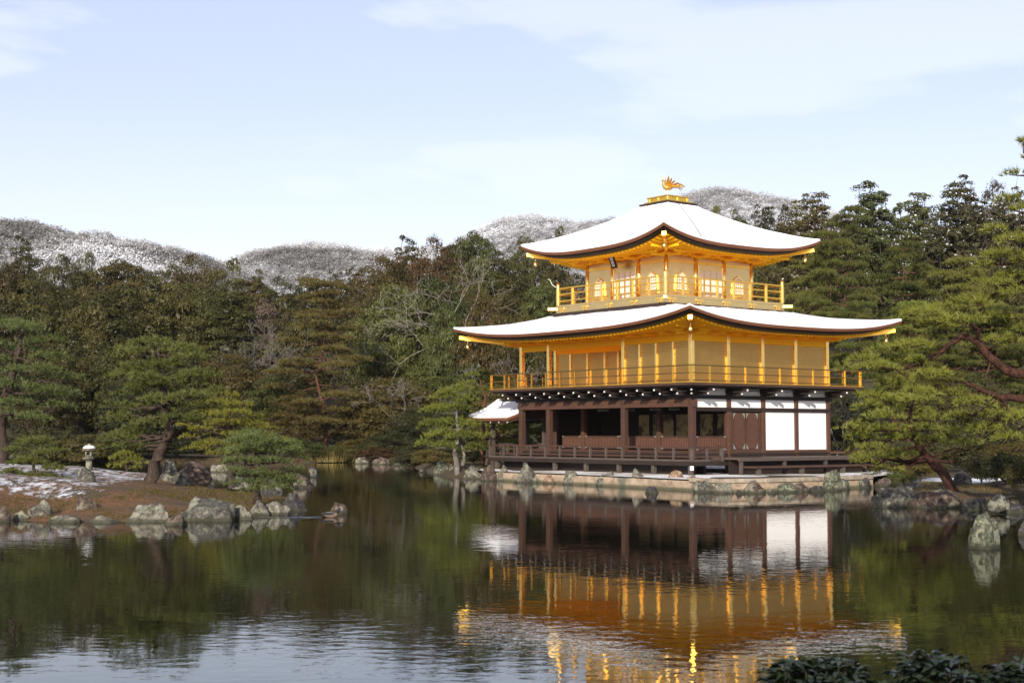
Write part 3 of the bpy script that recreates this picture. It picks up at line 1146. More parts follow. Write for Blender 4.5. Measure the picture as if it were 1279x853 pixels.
def forest_tree(px, top, Y, hw, kind, leaf, row, bark='bark_brown'):
    p = at(px, 540, Y)
    gz = ground_z(p[0], Y)
    ztop = at(px, top, Y)[2]
    H, Wd = max(1.0, ztop - gz), 2 * hw / F_PX * Y * {'broad': 1.22, 'cyp': 1.35, 'snowcyp': 1.65, 'redpine': 1.1, 'shrub': 1.35}[kind]
    k = len(TREES)
    me_c, me_t = V_[kind][(k * 7 + int(px)) % len(V_[kind])]
    bh, bw = BASE[kind]
    nm, cat, word = KIND_WORDS[kind]
    e = empty(nm, (p[0], Y, gz), None, cat, rz=(k * 2.399) % 6.283, scale=(Wd / bw, Wd / bw, H / bh))
    link('crown', with_mat(me_c, M[leaf]), None, e)
    link('trunk', with_mat(me_t, M[bark]), None, e)
    TREES.append((e, px, row, f"{COL_WORDS[leaf]} {word}"))


ORD = ['first', 'second', 'third', 'fourth', 'fifth', 'sixth', 'seventh', 'eighth', 'ninth', 'tenth', 'eleventh', 'twelfth', 'thirteenth', 'fourteenth', 'fifteenth', 'sixteenth', 'seventeenth', 'eighteenth', 'nineteenth', 'twentieth', 'twenty-first', 'twenty-second', 'twenty-third', 'twenty-fourth', 'twenty-fifth', 'twenty-sixth', 'twenty-seventh', 'twenty-eighth']


def label_forest():
    rows = {}
    for t_ in TREES:
        rows.setdefault(t_[2], []).append(t_)
    for row, lst in rows.items():
        lst.sort(key=lambda q: q[1])
        for i, (e, px, _, word) in enumerate(lst):
            e['label'] = f"{word}, {ORD[i]} from left in the {row}"
            e['group'] = 'trees and shrubs of the ' + row


SK = "left wood's skyline row"
MI = "left wood's middle row"
LO = "left wood's lower row"
SH = "far shore's shrub row"
FOREST_LEFT = [
    # skyline
    (-25, 315, 150, 42, 'broad', 'leaf_olive', SK), (23, 296, 152, 32, 'cyp', 'leaf_brown', SK), (68, 322, 150, 36, 'broad', 'leaf_brown', SK), (104, 320, 155, 30, 'broad', 'leaf_olive', SK),
    (150, 319, 146, 62, 'broad', 'leaf_olive', SK), (205, 334, 150, 36, 'broad', 'leaf_brown', SK), (238, 322, 152, 36, 'broad', 'leaf_olive', SK), (278, 327, 150, 34, 'broad', 'leaf_brown', SK),
    (318, 336, 150, 36, 'cyp', 'leaf_olive', SK), (352, 350, 150, 34, 'broad', 'leaf_olive', SK), (388, 348, 152, 32, 'broad', 'leaf_dark', SK), (418, 340, 155, 26, 'cyp', 'leaf_dark', SK),
    (442, 330, 155, 26, 'cyp', 'leaf_olive', SK), (478, 318, 152, 40, 'broad', 'leaf_olive', SK), (508, 296, 154, 36, 'cyp', 'leaf_olive', SK), (540, 303, 150, 40, 'broad', 'leaf_rust', SK),
    (566, 294, 152, 34, 'broad', 'leaf_brown', SK), (594, 283, 150, 42, 'broad', 'leaf_green', SK), (630, 314, 150, 38, 'broad', 'leaf_olive', SK), (656, 293, 156, 26, 'broad', 'leaf_brown', SK), (692, 288, 156, 24, 'broad', 'leaf_olive', SK),
    # middle
    (-10, 372, 132, 50, 'broad', 'leaf_dark', MI), (48, 345, 134, 48, 'broad', 'leaf_brown', MI), (92, 362, 132, 52, 'broad', 'leaf_brown', MI), (140, 352, 128, 66, 'broad', 'leaf_olive', MI),
    (205, 352, 130, 48, 'broad', 'leaf_olive', MI), (250, 360, 132, 44, 'broad', 'leaf_green', MI), (290, 352, 130, 46, 'cyp', 'leaf_brown', MI), (330, 372, 132, 36, 'broad', 'leaf_twig', MI),
    (374, 380, 130, 44, 'broad', 'leaf_brown', MI), (447, 372, 134, 38, 'broad', 'leaf_dark', MI), (492, 352, 124, 46, 'broad', 'leaf_green', MI), (540, 345, 130, 46, 'broad', 'leaf_green', MI),
    (584, 352, 134, 44, 'broad', 'leaf_olive', MI), (630, 360, 130, 44, 'broad', 'leaf_olive', MI), (676, 350, 134, 40, 'broad', 'leaf_green', MI), (720, 345, 136, 40, 'broad', 'leaf_olive', MI),
    # lower
    (-15, 430, 116, 44, 'broad', 'leaf_dark', LO), (60, 452, 112, 40, 'broad', 'leaf_brown', LO), (112, 430, 116, 48, 'broad', 'leaf_olive', LO), (165, 470, 112, 40, 'broad', 'leaf_dark', LO),
    (225, 452, 116, 46, 'broad', 'leaf_dark', LO), (285, 440, 117, 46, 'broad', 'leaf_olive', LO), (335, 468, 113, 38, 'broad', 'leaf_green', LO), (372, 492, 110, 34, 'broad', 'leaf_olive', LO),
    (484, 470, 111, 54, 'broad', 'leaf_olive', LO), (535, 455, 116, 44, 'broad', 'leaf_green', LO), (520, 508, 106, 34, 'broad', 'leaf_dark', LO), (588, 455, 112, 44, 'broad', 'leaf_green', LO), (632, 470, 108, 40, 'broad', 'leaf_olive', LO),
    (604, 366, 115, 32, 'broad', 'leaf_olive', LO), (556, 374, 116, 30, 'broad', 'leaf_green', LO), (676, 480, 106, 40, 'broad', 'leaf_dark', LO), (440, 500, 113, 30, 'broad', 'leaf_dark', LO),
    # shore
    (-5, 545, 106, 40, 'shrub', 'leaf_dark', SH), (55, 535, 105, 44, 'shrub', 'leaf_dark', SH), (110, 545, 105, 40, 'shrub', 'leaf_olive', SH), (165, 540, 105, 44, 'shrub', 'leaf_green', SH), (225, 548, 104, 40, 'shrub', 'leaf_dark', SH),
    (285, 545, 105, 40, 'shrub', 'leaf_dark', SH), (340, 545, 104, 40, 'shrub', 'leaf_green', SH), (392, 552, 104, 24, 'shrub', 'leaf_green', SH), (424, 556, 106, 22, 'shrub', 'leaf_olive', SH), (452, 548, 108, 30, 'shrub', 'leaf_olive', SH), (492, 542, 104, 30, 'shrub', 'leaf_dark', SH),
    (528, 548, 94, 22, 'shrub', 'leaf_dark', SH),
]
RS = 'skyline row right of the roofs'
RM = 'wooded slope right of the roofs'
RL = 'lower row behind the right bank'
FOREST_RIGHT = [
    (893, 256, 128, 17, 'redpine', 'needle_pine', RS), (925, 262, 150, 26, 'broad', 'leaf_green', RS), (958, 250, 150, 26, 'snowcyp', 'leaf_dark', RS), (985, 262, 146, 24, 'broad', 'leaf_dark', RS), (1016, 234, 142, 40, 'snowcyp', 'leaf_olive', RS),
    (1048, 264, 128, 38, 'redpine', 'needle_bronze', RS), (1091, 218, 136, 46, 'snowcyp', 'leaf_green', RS), (1150, 232, 140, 40, 'snowcyp', 'leaf_green', RS), (1205, 216, 132, 48, 'snowcyp', 'leaf_dark', RS), (1243, 234, 140, 34, 'broad', 'leaf_twig', RS), (1272, 232, 136, 36, 'snowcyp', 'leaf_dark', RS), (1315, 228, 132, 40, 'cyp', 'leaf_dark', RS),
    (960, 322, 118, 36, 'broad', 'leaf_olive', RM), (1000, 320, 112, 46, 'redpine', 'needle_pine', RM), (1054, 288, 104, 50, 'redpine', 'needle_pine', RM), (1108, 305, 100, 52, 'redpine', 'needle_pine', RM), (1160, 330, 102, 54, 'redpine', 'needle_pine', RM), (1215, 325, 100, 54, 'redpine', 'needle_pine', RM), (1270, 310, 104, 50, 'broad', 'leaf_dark', RM),
    (1030, 375, 94, 40, 'redpine', 'needle_pine', RM), (1078, 380, 88, 46, 'redpine', 'needle_pine', RM), (1135, 378, 90, 50, 'redpine', 'needle_light', RM), (1190, 390, 86, 50, 'redpine', 'needle_pine', RM), (1245, 385, 88, 50, 'redpine', 'needle_pine', RM), (1300, 380, 88, 46, 'redpine', 'needle_pine', RM),
    (1060, 470, 80, 30, 'broad', 'leaf_dark', RL), (1105, 465, 76, 40, 'redpine', 'needle_pine', RL), (1165, 460, 72, 46, 'redpine', 'needle_pine', RL), (1225, 470, 70, 44, 'broad', 'leaf_dark', RL), (1280, 460, 72, 44, 'redpine', 'needle_pine', RL), (1045, 530, 76, 20, 'shrub', 'leaf_brown', RL), (1150, 548, 64, 40, 'shrub', 'leaf_dark', RL), (1212, 548, 66, 34, 'shrub', 'leaf_dark', RL), (1268, 552, 62, 36, 'shrub', 'leaf_olive', RL),
    (1255, 604, 46, 26, 'shrub', 'leaf_dark', RL), (1095, 590, 60, 22, 'shrub', 'leaf_dark', RL), (1150, 588, 53, 22, 'shrub', 'leaf_olive', RL), (1226, 596, 51, 20, 'shrub', 'leaf_dark', RL), (1292, 606, 41, 26, 'shrub', 'leaf_olive', RL), (1128, 596, 56, 14, 'shrub', 'leaf_green', RL), (1064, 578, 66, 16, 'shrub', 'leaf_olive', RL),
]
FOREST_LEFT += [(512, 562, 90, 20, 'shrub', 'leaf_dark', SH), (540, 568, 82, 20, 'shrub', 'leaf_olive', SH), (556, 560, 86, 24, 'shrub', 'leaf_dark', SH), (590, 566, 80, 20, 'shrub', 'leaf_dark', SH), (622, 560, 79, 24, 'shrub', 'leaf_olive', SH), (470, 560, 102, 22, 'shrub', 'leaf_rust', SH)]
for row in FOREST_LEFT:
    forest_tree(*row)
for row in FOREST_RIGHT:
    forest_tree(*row, bark='bark_red' if row[4] == 'redpine' else 'bark_brown')
label_forest()

# the big layered pine in the middle of the far bank
p = at(402, 540, 110)
gz = ground_z(p[0], 110)
Ht = at(402, 348, 110)[2] - gz
mc, mt = redpine_meshes(340, Ht, 8.2, 80, start=0.16, nb=8, L=0.30, w=0.055, npad=44, flat=0.22)
e = empty('pine_tree', (p[0], 110, gz), 'big bronze-green tiered pine with a red trunk on the far bank', 'tree')
link('crown', mc, M['garden_bronze'], e)
link('trunk', mt, M['bark_red'], e)


def bare_tree(px, base_py, top, Y, seed, mat, label, spread=0.55, depth=6, r0=0.16, gz=None):
    p = at(px, 540, Y)
    g0 = ground_z(p[0], Y) if gz is None else gz
    Ht = at(px, top, Y)[2] - g0
    me = bare_mesh(seed, Ht, spread, depth, r0)
    zmax = max(v.co.z for v in me.vertices)
    e = empty('bare_tree', (p[0], Y, g0), label, 'tree', scale=(Ht / zmax,) * 3)
    link('branches', me, M[mat], e)


bare_tree(592, 0, 320, 121, 6, 'bark_pale', 'tall dead grey tree with bare spreading limbs left of the golden eaves', 0.72, 7, 0.17)
bare_tree(328, 0, 396, 121, 9, 'bark_grey', 'pale leafless tree with twisting white branches in the left wood', 0.6, 7, 0.075)
bare_tree(612, 0, 440, 109, 13, 'bark_grey', 'leafless grey tree just left of the white-roofed annex', 0.6, 6, 0.08)
bare_tree(1044, 0, 490, 72, 15, 'bark_grey', 'thin leafless shrub tree right of the white wall panels', 0.5, 6, 0.06)
bare_tree(516, 0, 470, 107, 17, 'bark_grey', 'slim leafless grey tree leaning over the far bank by the promontory', 0.6, 6, 0.07)

# ------------------------------------------------------------------ garden pines shaped after the photo


def garden_pine(name, label, Y, base_px, trunk, r0, pads, leaf, bark, seed, per=120, nb=9, L=0.15, w=0.018, spread=0.9, limbs=(), snow=0.0, cat='tree', flat=1.0, group=None):
    r = np.random.default_rng(seed)
    b = at(base_px[0], base_px[1], Y)
    gz = ground_z(b[0], Y)
    b = np.array([b[0], Y, gz])
    zfix = gz - at(base_px[0], base_px[1], Y)[2]
    e = empty(name, b, label, cat, group)
    s = Y / F_PX
    W_ = lambda q, dy=0.0: at(q[0], q[1], Y + dy) - b
    tp = [W_(q, (q[2] if len(q) > 2 else 0.0)) for q in trunk]
    tp[0][2] = -0.25
    mb = MB()
    fine = []
    for i in range(len(tp) - 1):
        for k in range(3):
            fine.append(tp[i] * (1 - k / 3) + tp[i + 1] * (k / 3) + (r.normal(0, r0 * 0.18, 3) if k else 0))
    fine.append(tp[-1])
    nT = len(fine)
    rad = [r0 * (1.25 if i == 0 else 1.0) * (1 - 0.8 * (i / (nT - 1)) ** 1.1) for i in range(nT)]
    mb.tube(fine, rad, 10)
    nodes = [(np.array(q), rad[i]) for i, q in enumerate(fine) if i > nT * 0.3]
    for lm in limbs:
        lp = [W_(q, (q[2] if len(q) > 2 else 0.0)) for q in lm[0]]
        n = len(lp)
        rr = [lm[1] * (1 - 0.72 * i / (n - 1)) for i in range(n)]
        f2, r2 = [], []
        for i in range(n - 1):
            for k in range(3):
                f2.append(lp[i] * (1 - k / 3) + lp[i + 1] * (k / 3) + (r.normal(0, lm[1] * 0.14, 3) if k else 0))
                r2.append(rr[i] * (1 - k / 3) + rr[i + 1] * k / 3)
        f2.append(lp[-1])
        r2.append(rr[-1])
        mb.tube(f2, r2, 10)
        nodes += [(np.array(q), r2[i]) for i, q in enumerate(f2)]
    PW = []
    half = max(abs(q[0] - base_px[0]) for q in pads) * s
    for q in pads:
        off = abs(q[0] - np.interp(q[1], *zip(*sorted((t_[1], t_[0]) for t_ in trunk)))) * s
        dep = math.sqrt(max(0.05, (half * spread) ** 2 - min(off, half * 0.97) ** 2)) * spread
        dy = q[4] if len(q) > 4 else r.uniform(-1, 1) * dep
        c = W_(q, dy)
        rx = q[2] * s * 1.0
        PW.append((c, rx, rx * r.uniform(0.75, 1.05), q[3] * s * 1.1 * flat))
        # a companion pad further round the tree keeps the crown full from the side
        if len(q) <= 4 and r.random() < 0.7:
            c2 = W_((q[0] + r.uniform(-12, 12), q[1] + r.uniform(-5, 5)), -dy * 0.8 + r.normal(0, 0.25))
            PW.append((c2, rx * 0.85, rx * 0.8, q[3] * s * flat))
    for (c, rx, ry, rz) in PW:
        d = [np.linalg.norm((nq[0] - c) * np.array([1, 1, 1.6])) + (0.3 if nq[0][2] > c[2] + 0.1 else 0) for nq in nodes]
        i = int(np.argmin(d))
        q, rq = nodes[i]
        rb = min(rq * 0.5, 0.012 + 0.03 * np.linalg.norm(c - q))
        pts = limb_pts(q, c - np.array([0, 0, rz * 0.3]), 0.06, 0.05, 5, r)
        mb.tube(pts, [rb * (1 - 0.75 * k / 5) for k in range(6)], 6)
    link('crown', pad_tufts(PW, r, per * 0.8, nb, L, w * 1.25, 'crown', snow), M[leaf], e)
    link('trunk', mb_mesh(mb, 'trunk'), M[bark], e)
    return e


garden_pine('pine_tree', 'dark green pine with a curved brown trunk standing on the mossy island', 44.5, (188, 603),
            [(186, 604), (193, 578), (207, 557), (212, 538), (206, 515), (205, 490), (200, 460), (196, 440)], 0.21,
            [(190, 428, 28, 10), (165, 440, 22, 9), (222, 436, 24, 9), (240, 447, 20, 8), (175, 458, 30, 9), (210, 455, 28, 9), (150, 470, 18, 8), (250, 468, 26, 9), (225, 478, 28, 8), (185, 482, 30, 9), (160, 492, 20, 8), (145, 505, 16, 8), (200, 500, 26, 8), (240, 495, 28, 8), (265, 490, 16, 8), (255, 510, 22, 8), (225, 520, 24, 7), (170, 510, 24, 9), (150, 525, 20, 8), (185, 530, 22, 8), (165, 540, 22, 8), (145, 545, 16, 7), (245, 525, 20, 7), (160, 556, 16, 6), (180, 470, 22, 8)],
            'garden_green', 'bark_brown', 51, per=290, nb=9, L=0.17, w=0.02, spread=0.8)
garden_pine('pine_tree', 'small bushy pine at the left end of the island above the square rock', 42.5, (48, 622),
            [(50, 622), (46, 602), (42, 585), (40, 560)], 0.09,
            [(40, 552, 20, 7), (20, 562, 15, 6), (60, 565, 17, 6), (35, 577, 22, 7), (65, 585, 18, 6), (18, 590, 15, 6), (45, 597, 24, 6), (74, 598, 11, 5), (40, 608, 18, 5), (60, 611, 12, 5), (24, 607, 12, 5)],
            'garden_green', 'bark_brown', 52, per=460, nb=9, L=0.15, w=0.018, spread=0.8)
garden_pine('pine_tree', 'low spreading blue-green pine among the rocks at the right end of the island', 42, (322, 607),
            [(324, 607), (318, 590), (322, 575), (318, 560)], 0.13,
            [(322, 547, 28, 7), (300, 553, 20, 6), (346, 553, 22, 6), (286, 563, 15, 6), (325, 562, 30, 7), (360, 563, 18, 6), (373, 573, 12, 5), (300, 575, 22, 6), (340, 577, 26, 6), (364, 586, 16, 5), (292, 588, 16, 5), (320, 591, 26, 6), (348, 596, 20, 6), (308, 603, 22, 6, -.7), (338, 607, 22, 6, -.6), (322, 612, 16, 5, -.9)],
            'garden_blue', 'bark_brown', 53, per=260, nb=9, L=0.16, w=0.019, spread=0.85)
garden_pine('pine_tree', 'tall dark pine at the left edge of the photo behind the island', 55, (3, 580),
            [(4, 581), (0, 540), (6, 500), (18, 462), (26, 430), (24, 412)], 0.26,
            [(30, 410, 28, 9), (2, 404, 26, 9), (55, 425, 24, 8), (20, 434, 34, 9), (62, 445, 24, 8), (5, 450, 26, 9), (40, 462, 34, 9), (76, 470, 20, 8), (15, 481, 28, 9), (60, 487, 28, 9), (86, 493, 14, 7), (30, 501, 28, 9), (70, 507, 22, 8), (2, 516, 22, 8), (40, 521, 24, 8), (-25, 430, 30, 9), (-30, 470, 30, 9), (-25, 500, 28, 9)],
            'garden_blue', 'bark_brown', 54, per=150, nb=9, L=0.20, w=0.026, spread=0.8)
garden_pine('pine_tree', 'yellow-green cloud-pruned pine in flat layers behind the island', 60, (290, 578),
            [(290, 579), (286, 560), (292, 540), (287, 515), (286, 496)], 0.14,
            [(284, 493, 15, 4), (272, 502, 20, 4), (300, 505, 18, 4), (262, 515, 20, 4), (292, 515, 24, 4), (315, 520, 17, 4), (275, 527, 24, 4), (305, 530, 24, 4), (330, 533, 15, 4), (255, 537, 19, 4), (285, 541, 24, 4), (320, 545, 22, 4), (345, 549, 15, 4), (265, 552, 22, 4), (300, 556, 24, 4), (335, 560, 19, 4), (240, 545, 15, 4), (245, 560, 15, 4), (280, 566, 22, 4), (230, 530, 13, 4)],
            'garden_yellow', 'bark_brown', 55, per=170, nb=9, L=0.15, w=0.024, spread=0.8)
garden_pine('pine_tree', 'stubby little pine beside the stone lantern on the island', 49, (160, 594),
            [(160, 595), (158, 585), (156, 575)], 0.06,
            [(150, 572, 14, 6), (168, 575, 13, 6), (158, 566, 12, 5), (145, 582, 10, 5), (172, 584, 10, 5)],
            'garden_light', 'bark_brown', 56, per=240, nb=9, L=0.14, w=0.02, spread=0.8)
garden_pine('pine_tree', 'light green layered pine with twin grey trunks on the rocky promontory', 71, (570, 581),
            [(572, 583), (568, 565), (572, 545), (570, 515), (574, 494)], 0.15,
            [(575, 488, 20, 6), (555, 496, 18, 6), (584, 499, 14, 6), (545, 512, 18, 6), (570, 510, 20, 6), (540, 530, 18, 6), (565, 527, 22, 6), (590, 530, 20, 6), (550, 544, 20, 6), (582, 544, 18, 6), (604, 543, 12, 5), (535, 554, 15, 5), (557, 556, 15, 5), (597, 556, 14, 5)],
            'garden_light', 'bark_grey', 57, per=260, nb=9, L=0.19, w=0.026, spread=0.75, flat=1.35, limbs=[([(578, 582, 0.3), (580, 568, 0.4), (574, 552, 0.3)], 0.11)])
garden_pine('pine_tree', 'slender leaning pine with a reddish trunk beside the annex porch', 74, (605, 578),
            [(606, 580), (602, 560), (605, 540), (603, 520), (606, 495), (600, 475)], 0.13,
            [(600, 468, 18, 6, 1.2), (620, 476, 16, 6, 1.6), (585, 480, 14, 6, .8), (606, 487, 16, 5, 1.4), (640, 535, 20, 6), (668, 540, 20, 6), (690, 535, 18, 6), (655, 555, 18, 6), (630, 552, 14, 5)],
            'garden_light', 'bark_red', 58, per=220, nb=9, L=0.19, w=0.03, spread=0.6)
garden_pine('pine_tree', 'yellow-green pine leaning out over the water from the right rocks', 43, (1192, 612),
            [(1196, 614), (1181, 596), (1166, 579), (1150, 562), (1141, 545), (1137, 520), (1140, 500)], 0.17,
            [(1075, 545, 20, 8), (1100, 535, 28, 8), (1130, 545, 26, 8), (1090, 560, 28, 8), (1120, 568, 24, 8), (1075, 575, 18, 7), (1108, 586, 20, 6), (1085, 570, 22, 7), (1150, 535, 24, 8), (1060, 535, 15, 7), (1170, 548, 20, 7), (1105, 520, 26, 8), (1135, 512, 26, 8), (1165, 522, 24, 8), (1195, 540, 22, 8), (1212, 552, 18, 7), (1085, 508, 24, 8), (1115, 498, 26, 8), (1150, 498, 22, 8)],
            'garden_light', 'bark_darkred', 59, per=240, nb=9, L=0.16, w=0.02, spread=0.7)
garden_pine('pine_tree', 'large pine reaching in from the right edge with crooked red-brown branches', 34, (1360, 640),
            [(1360, 650), (1345, 590), (1330, 520), (1322, 450), (1315, 380), (1312, 300), (1305, 220), (1300, 160)], 0.33,
            [(1150, 392, 24, 8, -.6), (1180, 385, 24, 8, .5), (1210, 378, 26, 8, -.4), (1240, 372, 24, 8, .6), (1270, 365, 20, 8, -.5), (1165, 405, 26, 7, .4), (1200, 400, 26, 7, -.8), (1243, 396, 24, 8, .7), (1110, 437, 26, 7, .3), (1140, 431, 24, 7, -.5), (1080, 450, 20, 7, .2), (1058, 461, 16, 7, -.2), (1095, 459, 24, 7, -.5), (1130, 452, 26, 7, .6), (1165, 468, 24, 7, -.4), (1250, 425, 22, 8, .9), (1272, 412, 18, 8, 1.2), (1120, 479, 26, 7, .2), (1150, 490, 24, 7, -.6), (1090, 495, 22, 7, .5), (1185, 492, 24, 7, .6), (1215, 503, 24, 8, -.3), (1250, 518, 26, 9, .5), (1277, 522, 22, 9, -.5), (1232, 536, 24, 8, .9), (1266, 547, 24, 8, .2), (1200, 520, 20, 7, 1.0),
             (1278, 177, 5, 4), (1270, 217, 9, 4), (1258, 250, 18, 7), (1277, 262, 14, 7), (1243, 288, 16, 6), (1266, 300, 20, 8), (1247, 318, 22, 8), (1276, 326, 16, 8), (1226, 332, 16, 7), (1262, 345, 20, 8), (1237, 353, 20, 7), (1300, 200, 20, 8), (1310, 260, 24, 8), (1320, 330, 26, 9), (1330, 400, 28, 9)],
            'garden_light', 'bark_darkred', 60, per=360, nb=10, L=0.18, w=0.018, spread=0.55,
            limbs=[([(1330, 488), (1279, 467), (1256, 462), (1236, 446), (1220, 426), (1205, 420), (1192, 427), (1172, 442, .2), (1152, 455, .3)], 0.13),
                   ([(1221, 427), (1222, 412, -.1), (1208, 402, -.3), (1190, 398, -.3), (1165, 408, -.1)], 0.06),
                   ([(1332, 512, .3), (1279, 498, .4), (1250, 497, .3), (1228, 488, .2), (1205, 478, .1)], 0.12),
                   ([(1314, 350), (1280, 352, .3), (1250, 362, .4), (1225, 380, .3)], 0.07),
                   ([(1308, 262), (1285, 268, .1), (1262, 262, .1)], 0.045),
                   ([(1312, 318), (1290, 320, -.3), (1262, 330, -.3), (1240, 330, -.2)], 0.055)])

# ------------------------------------------------------------------ rocks


def rock_mesh(seed, sx, sy, sz, cuts=9, sub=4, rough=0.17):
    r = np.random.default_rng(seed)
    bm = bmesh.new()
    bmesh.ops.create_icosphere(bm, subdivisions=sub, radius=1.0)
    pl = []
    for _ in range(cuts):
        n = r.normal(size=3)
        n[2] = abs(n[2]) * 0.9
        n /= np.linalg.norm(n)
        pl.append((n, r.uniform(0.55, 0.85)))
    off = Vector(r.uniform(-50, 50, 3))
    for v in bm.verts:
        p = np.array(v.co)
        for n, d in pl:
            q = p @ n - d
            if q > 0:
                p = p - n * q * 0.92
        q = Vector(p)
        p = p * (1 + rough * (noise.fractal(q * 1.6 + off, 0.9, 2.1, 5)) + rough * 0.5 * noise.fractal(q * 5 + off, 0.8, 2.1, 3))
        v.co = Vector(p)
    mx = max(v.co.x for v in bm.verts)
    mn = min(v.co.x for v in bm.verts)
    zt = max(v.co.z for v in bm.verts)
    for v in bm.verts:
        v.co.x = (v.co.x - (mx + mn) / 2) / (mx - mn) * sx
        v.co.y = v.co.y * sy / 2
        v.co.z = v.co.z / zt * sz if v.co.z > 0 else v.co.z * sz * 0.6
    me = bpy.data.meshes.new('rock')
    bm.to_mesh(me)
    bm.free()
    for p in me.polygons:
        p.use_smooth = True
    return me


RK = [0]


def rock(px, base, wpx, top, mat, label, z=0.0, group=None, dep=0.8, cuts=9, tilt=0.0, fwd=0.0, hs=1.12):
    RK[0] += 1
    c = wat(px, base, z)
    s = c[1] / F_PX
    sx = wpx * s * 1.12
    sy = sx * dep
    h = (base - top) * s * hs
    c[1] += sy * 0.36 - 0.28 - fwd
    me = rock_mesh(700 + RK[0], sx, sy, max(h, 0.05), cuts)
    o = link('rock', me, M[mat])
    o.location = (c[0], c[1], z - 0.03)
    o.rotation_euler = (0, R(tilt), 0)
    tag(o, label, 'rock', group)
    return o


GI = 'shore rocks of the island'
for a in [(3, 651, 26, 629, 'stone_brown', 'brown rock cut by the left edge of the photo on the island shore'),
          (28, 649, 24, 636, 'stone_pale', 'low pale stone left of the square island rock'),
          (51, 648, 29, 622, 'stone_grey', 'square grey rock with mossy left side on the island shore'),
          (82, 652, 38, 641, 'stone_grey', 'flat mossy slab right of the square island rock'),
          (107, 645, 30, 616, 'stone_brown', 'jagged tilted brown rock on the left half of the island shore'),
          (133, 652, 44, 642, 'stone_pale', 'long low flat stone at the water under the jagged rock'),
          (186, 651, 54, 626, 'stone_pale', 'broad pale lichened boulder below the curved pine'),
          (219, 655, 30, 640, 'stone_brown', 'small reddish stone wedged between the two big pale island boulders'),
          (257, 650, 66, 619, 'stone_grey', 'largest peaked grey-green boulder on the island shore'),
          (299, 648, 40, 628, 'stone_pale', 'rounded pale boulder right of the peaked boulder'),
          (325, 644, 24, 622, 'stone_grey', 'narrow upright grey rock near the right tip of the island'),
          (342, 643, 40, 624, 'stone_pale', 'pale split rock at the right tip of the island'),
          (366, 637, 36, 613, 'stone_dark', 'dark purple-grey rounded rock at the very tip of the island')]:
    rock(*a, group=GI, hs=1.0)
GB = 'rocks heaped behind the curved pine on the island'
for a in [(210, 601, 20, 572, 'stone_pale', 'pale upright rock just right of the curved pine trunk', 0.62),
          (237, 603, 48, 575, 'stone_brown', 'wide purple-brown boulder in the middle of the island heap', 0.60),
          (222, 605, 22, 588, 'stone_grey', 'small grey rock in front of the purple-brown island boulder', 0.58),
          (256, 605, 20, 592, 'stone_pale', 'small white rock in front of the purple-brown island boulder', 0.55),
          (275, 606, 32, 578, 'stone_pale', 'pale rock with dark cracks right of the purple-brown boulder', 0.52),
          (299, 612, 30, 594, 'stone_grey', 'grey rock beneath the left boughs of the blue-green pine', 0.42),
          (337, 620, 30, 596, 'stone_dark', 'shaded dark rock under the blue-green pine', 0.3),
          (102, 600, 26, 582, 'stone_grey', 'snow-edged grey rock in front of the stone lantern', 0.8)]:
    zz = 0.5
    for _ in range(12):
        q_ = wat(a[0], a[1], zz)
        zz = 0.5 * zz + 0.5 * ground_z(q_[0], q_[1])
    rock(*(a[:6] + (zz,)), group=GB, hs=1.0, fwd=-0.35)
GP = 'rocks standing in the open pond'
for a in [(380, 609, 30, 592, 'stone_brown', 'brown peaked rock in the water behind the island tip', 0.0),
          (391, 596, 13, 583, 'stone_dark', 'small dark round rock in the water furthest behind the island tip', 0.0),
          (424, 641, 22, 627, 'stone_brown', 'low brown rock in open water beside the duck', 0.0),
          (1229, 684, 38, 641, 'stone_green', 'tall speckled lichen rock standing alone in the water at right', 0.0),
          (1277, 668, 20, 646, 'stone_dark', 'dark rock at the right edge of the photo behind the speckled rock', 0.0)]:
    rock(*a, group=GP, dep=0.9 if a[0] > 1000 else 0.8)
GF = 'rocks along the far bank'
for a in [(452, 579, 18, 571, 'stone_pale', 'pale flat rock on the far bank under the tiered pine'),
          (478, 580, 24, 571, 'stone_brown', 'reddish rock with snow beside it on the far bank'),
          (503, 582, 22, 573, 'stone_grey', 'grey rock at the right end of the far bank'),
          (553, 593, 28, 577, 'stone_green', 'pale lichened rock at the front of the promontory'),
          (568, 594, 18, 579, 'stone_grey', 'grey rock under the twin-trunked pine'),
          (593, 598, 28, 582, 'stone_grey', 'mossy grey boulder left of the annex post'),
          (527, 590, 12, 585, 'stone_dark', 'tiny bluish rock at the tip of the promontory')]:
    rock(*a, group=GF)
GT = 'rocks set along the stone terrace below the pavilion'
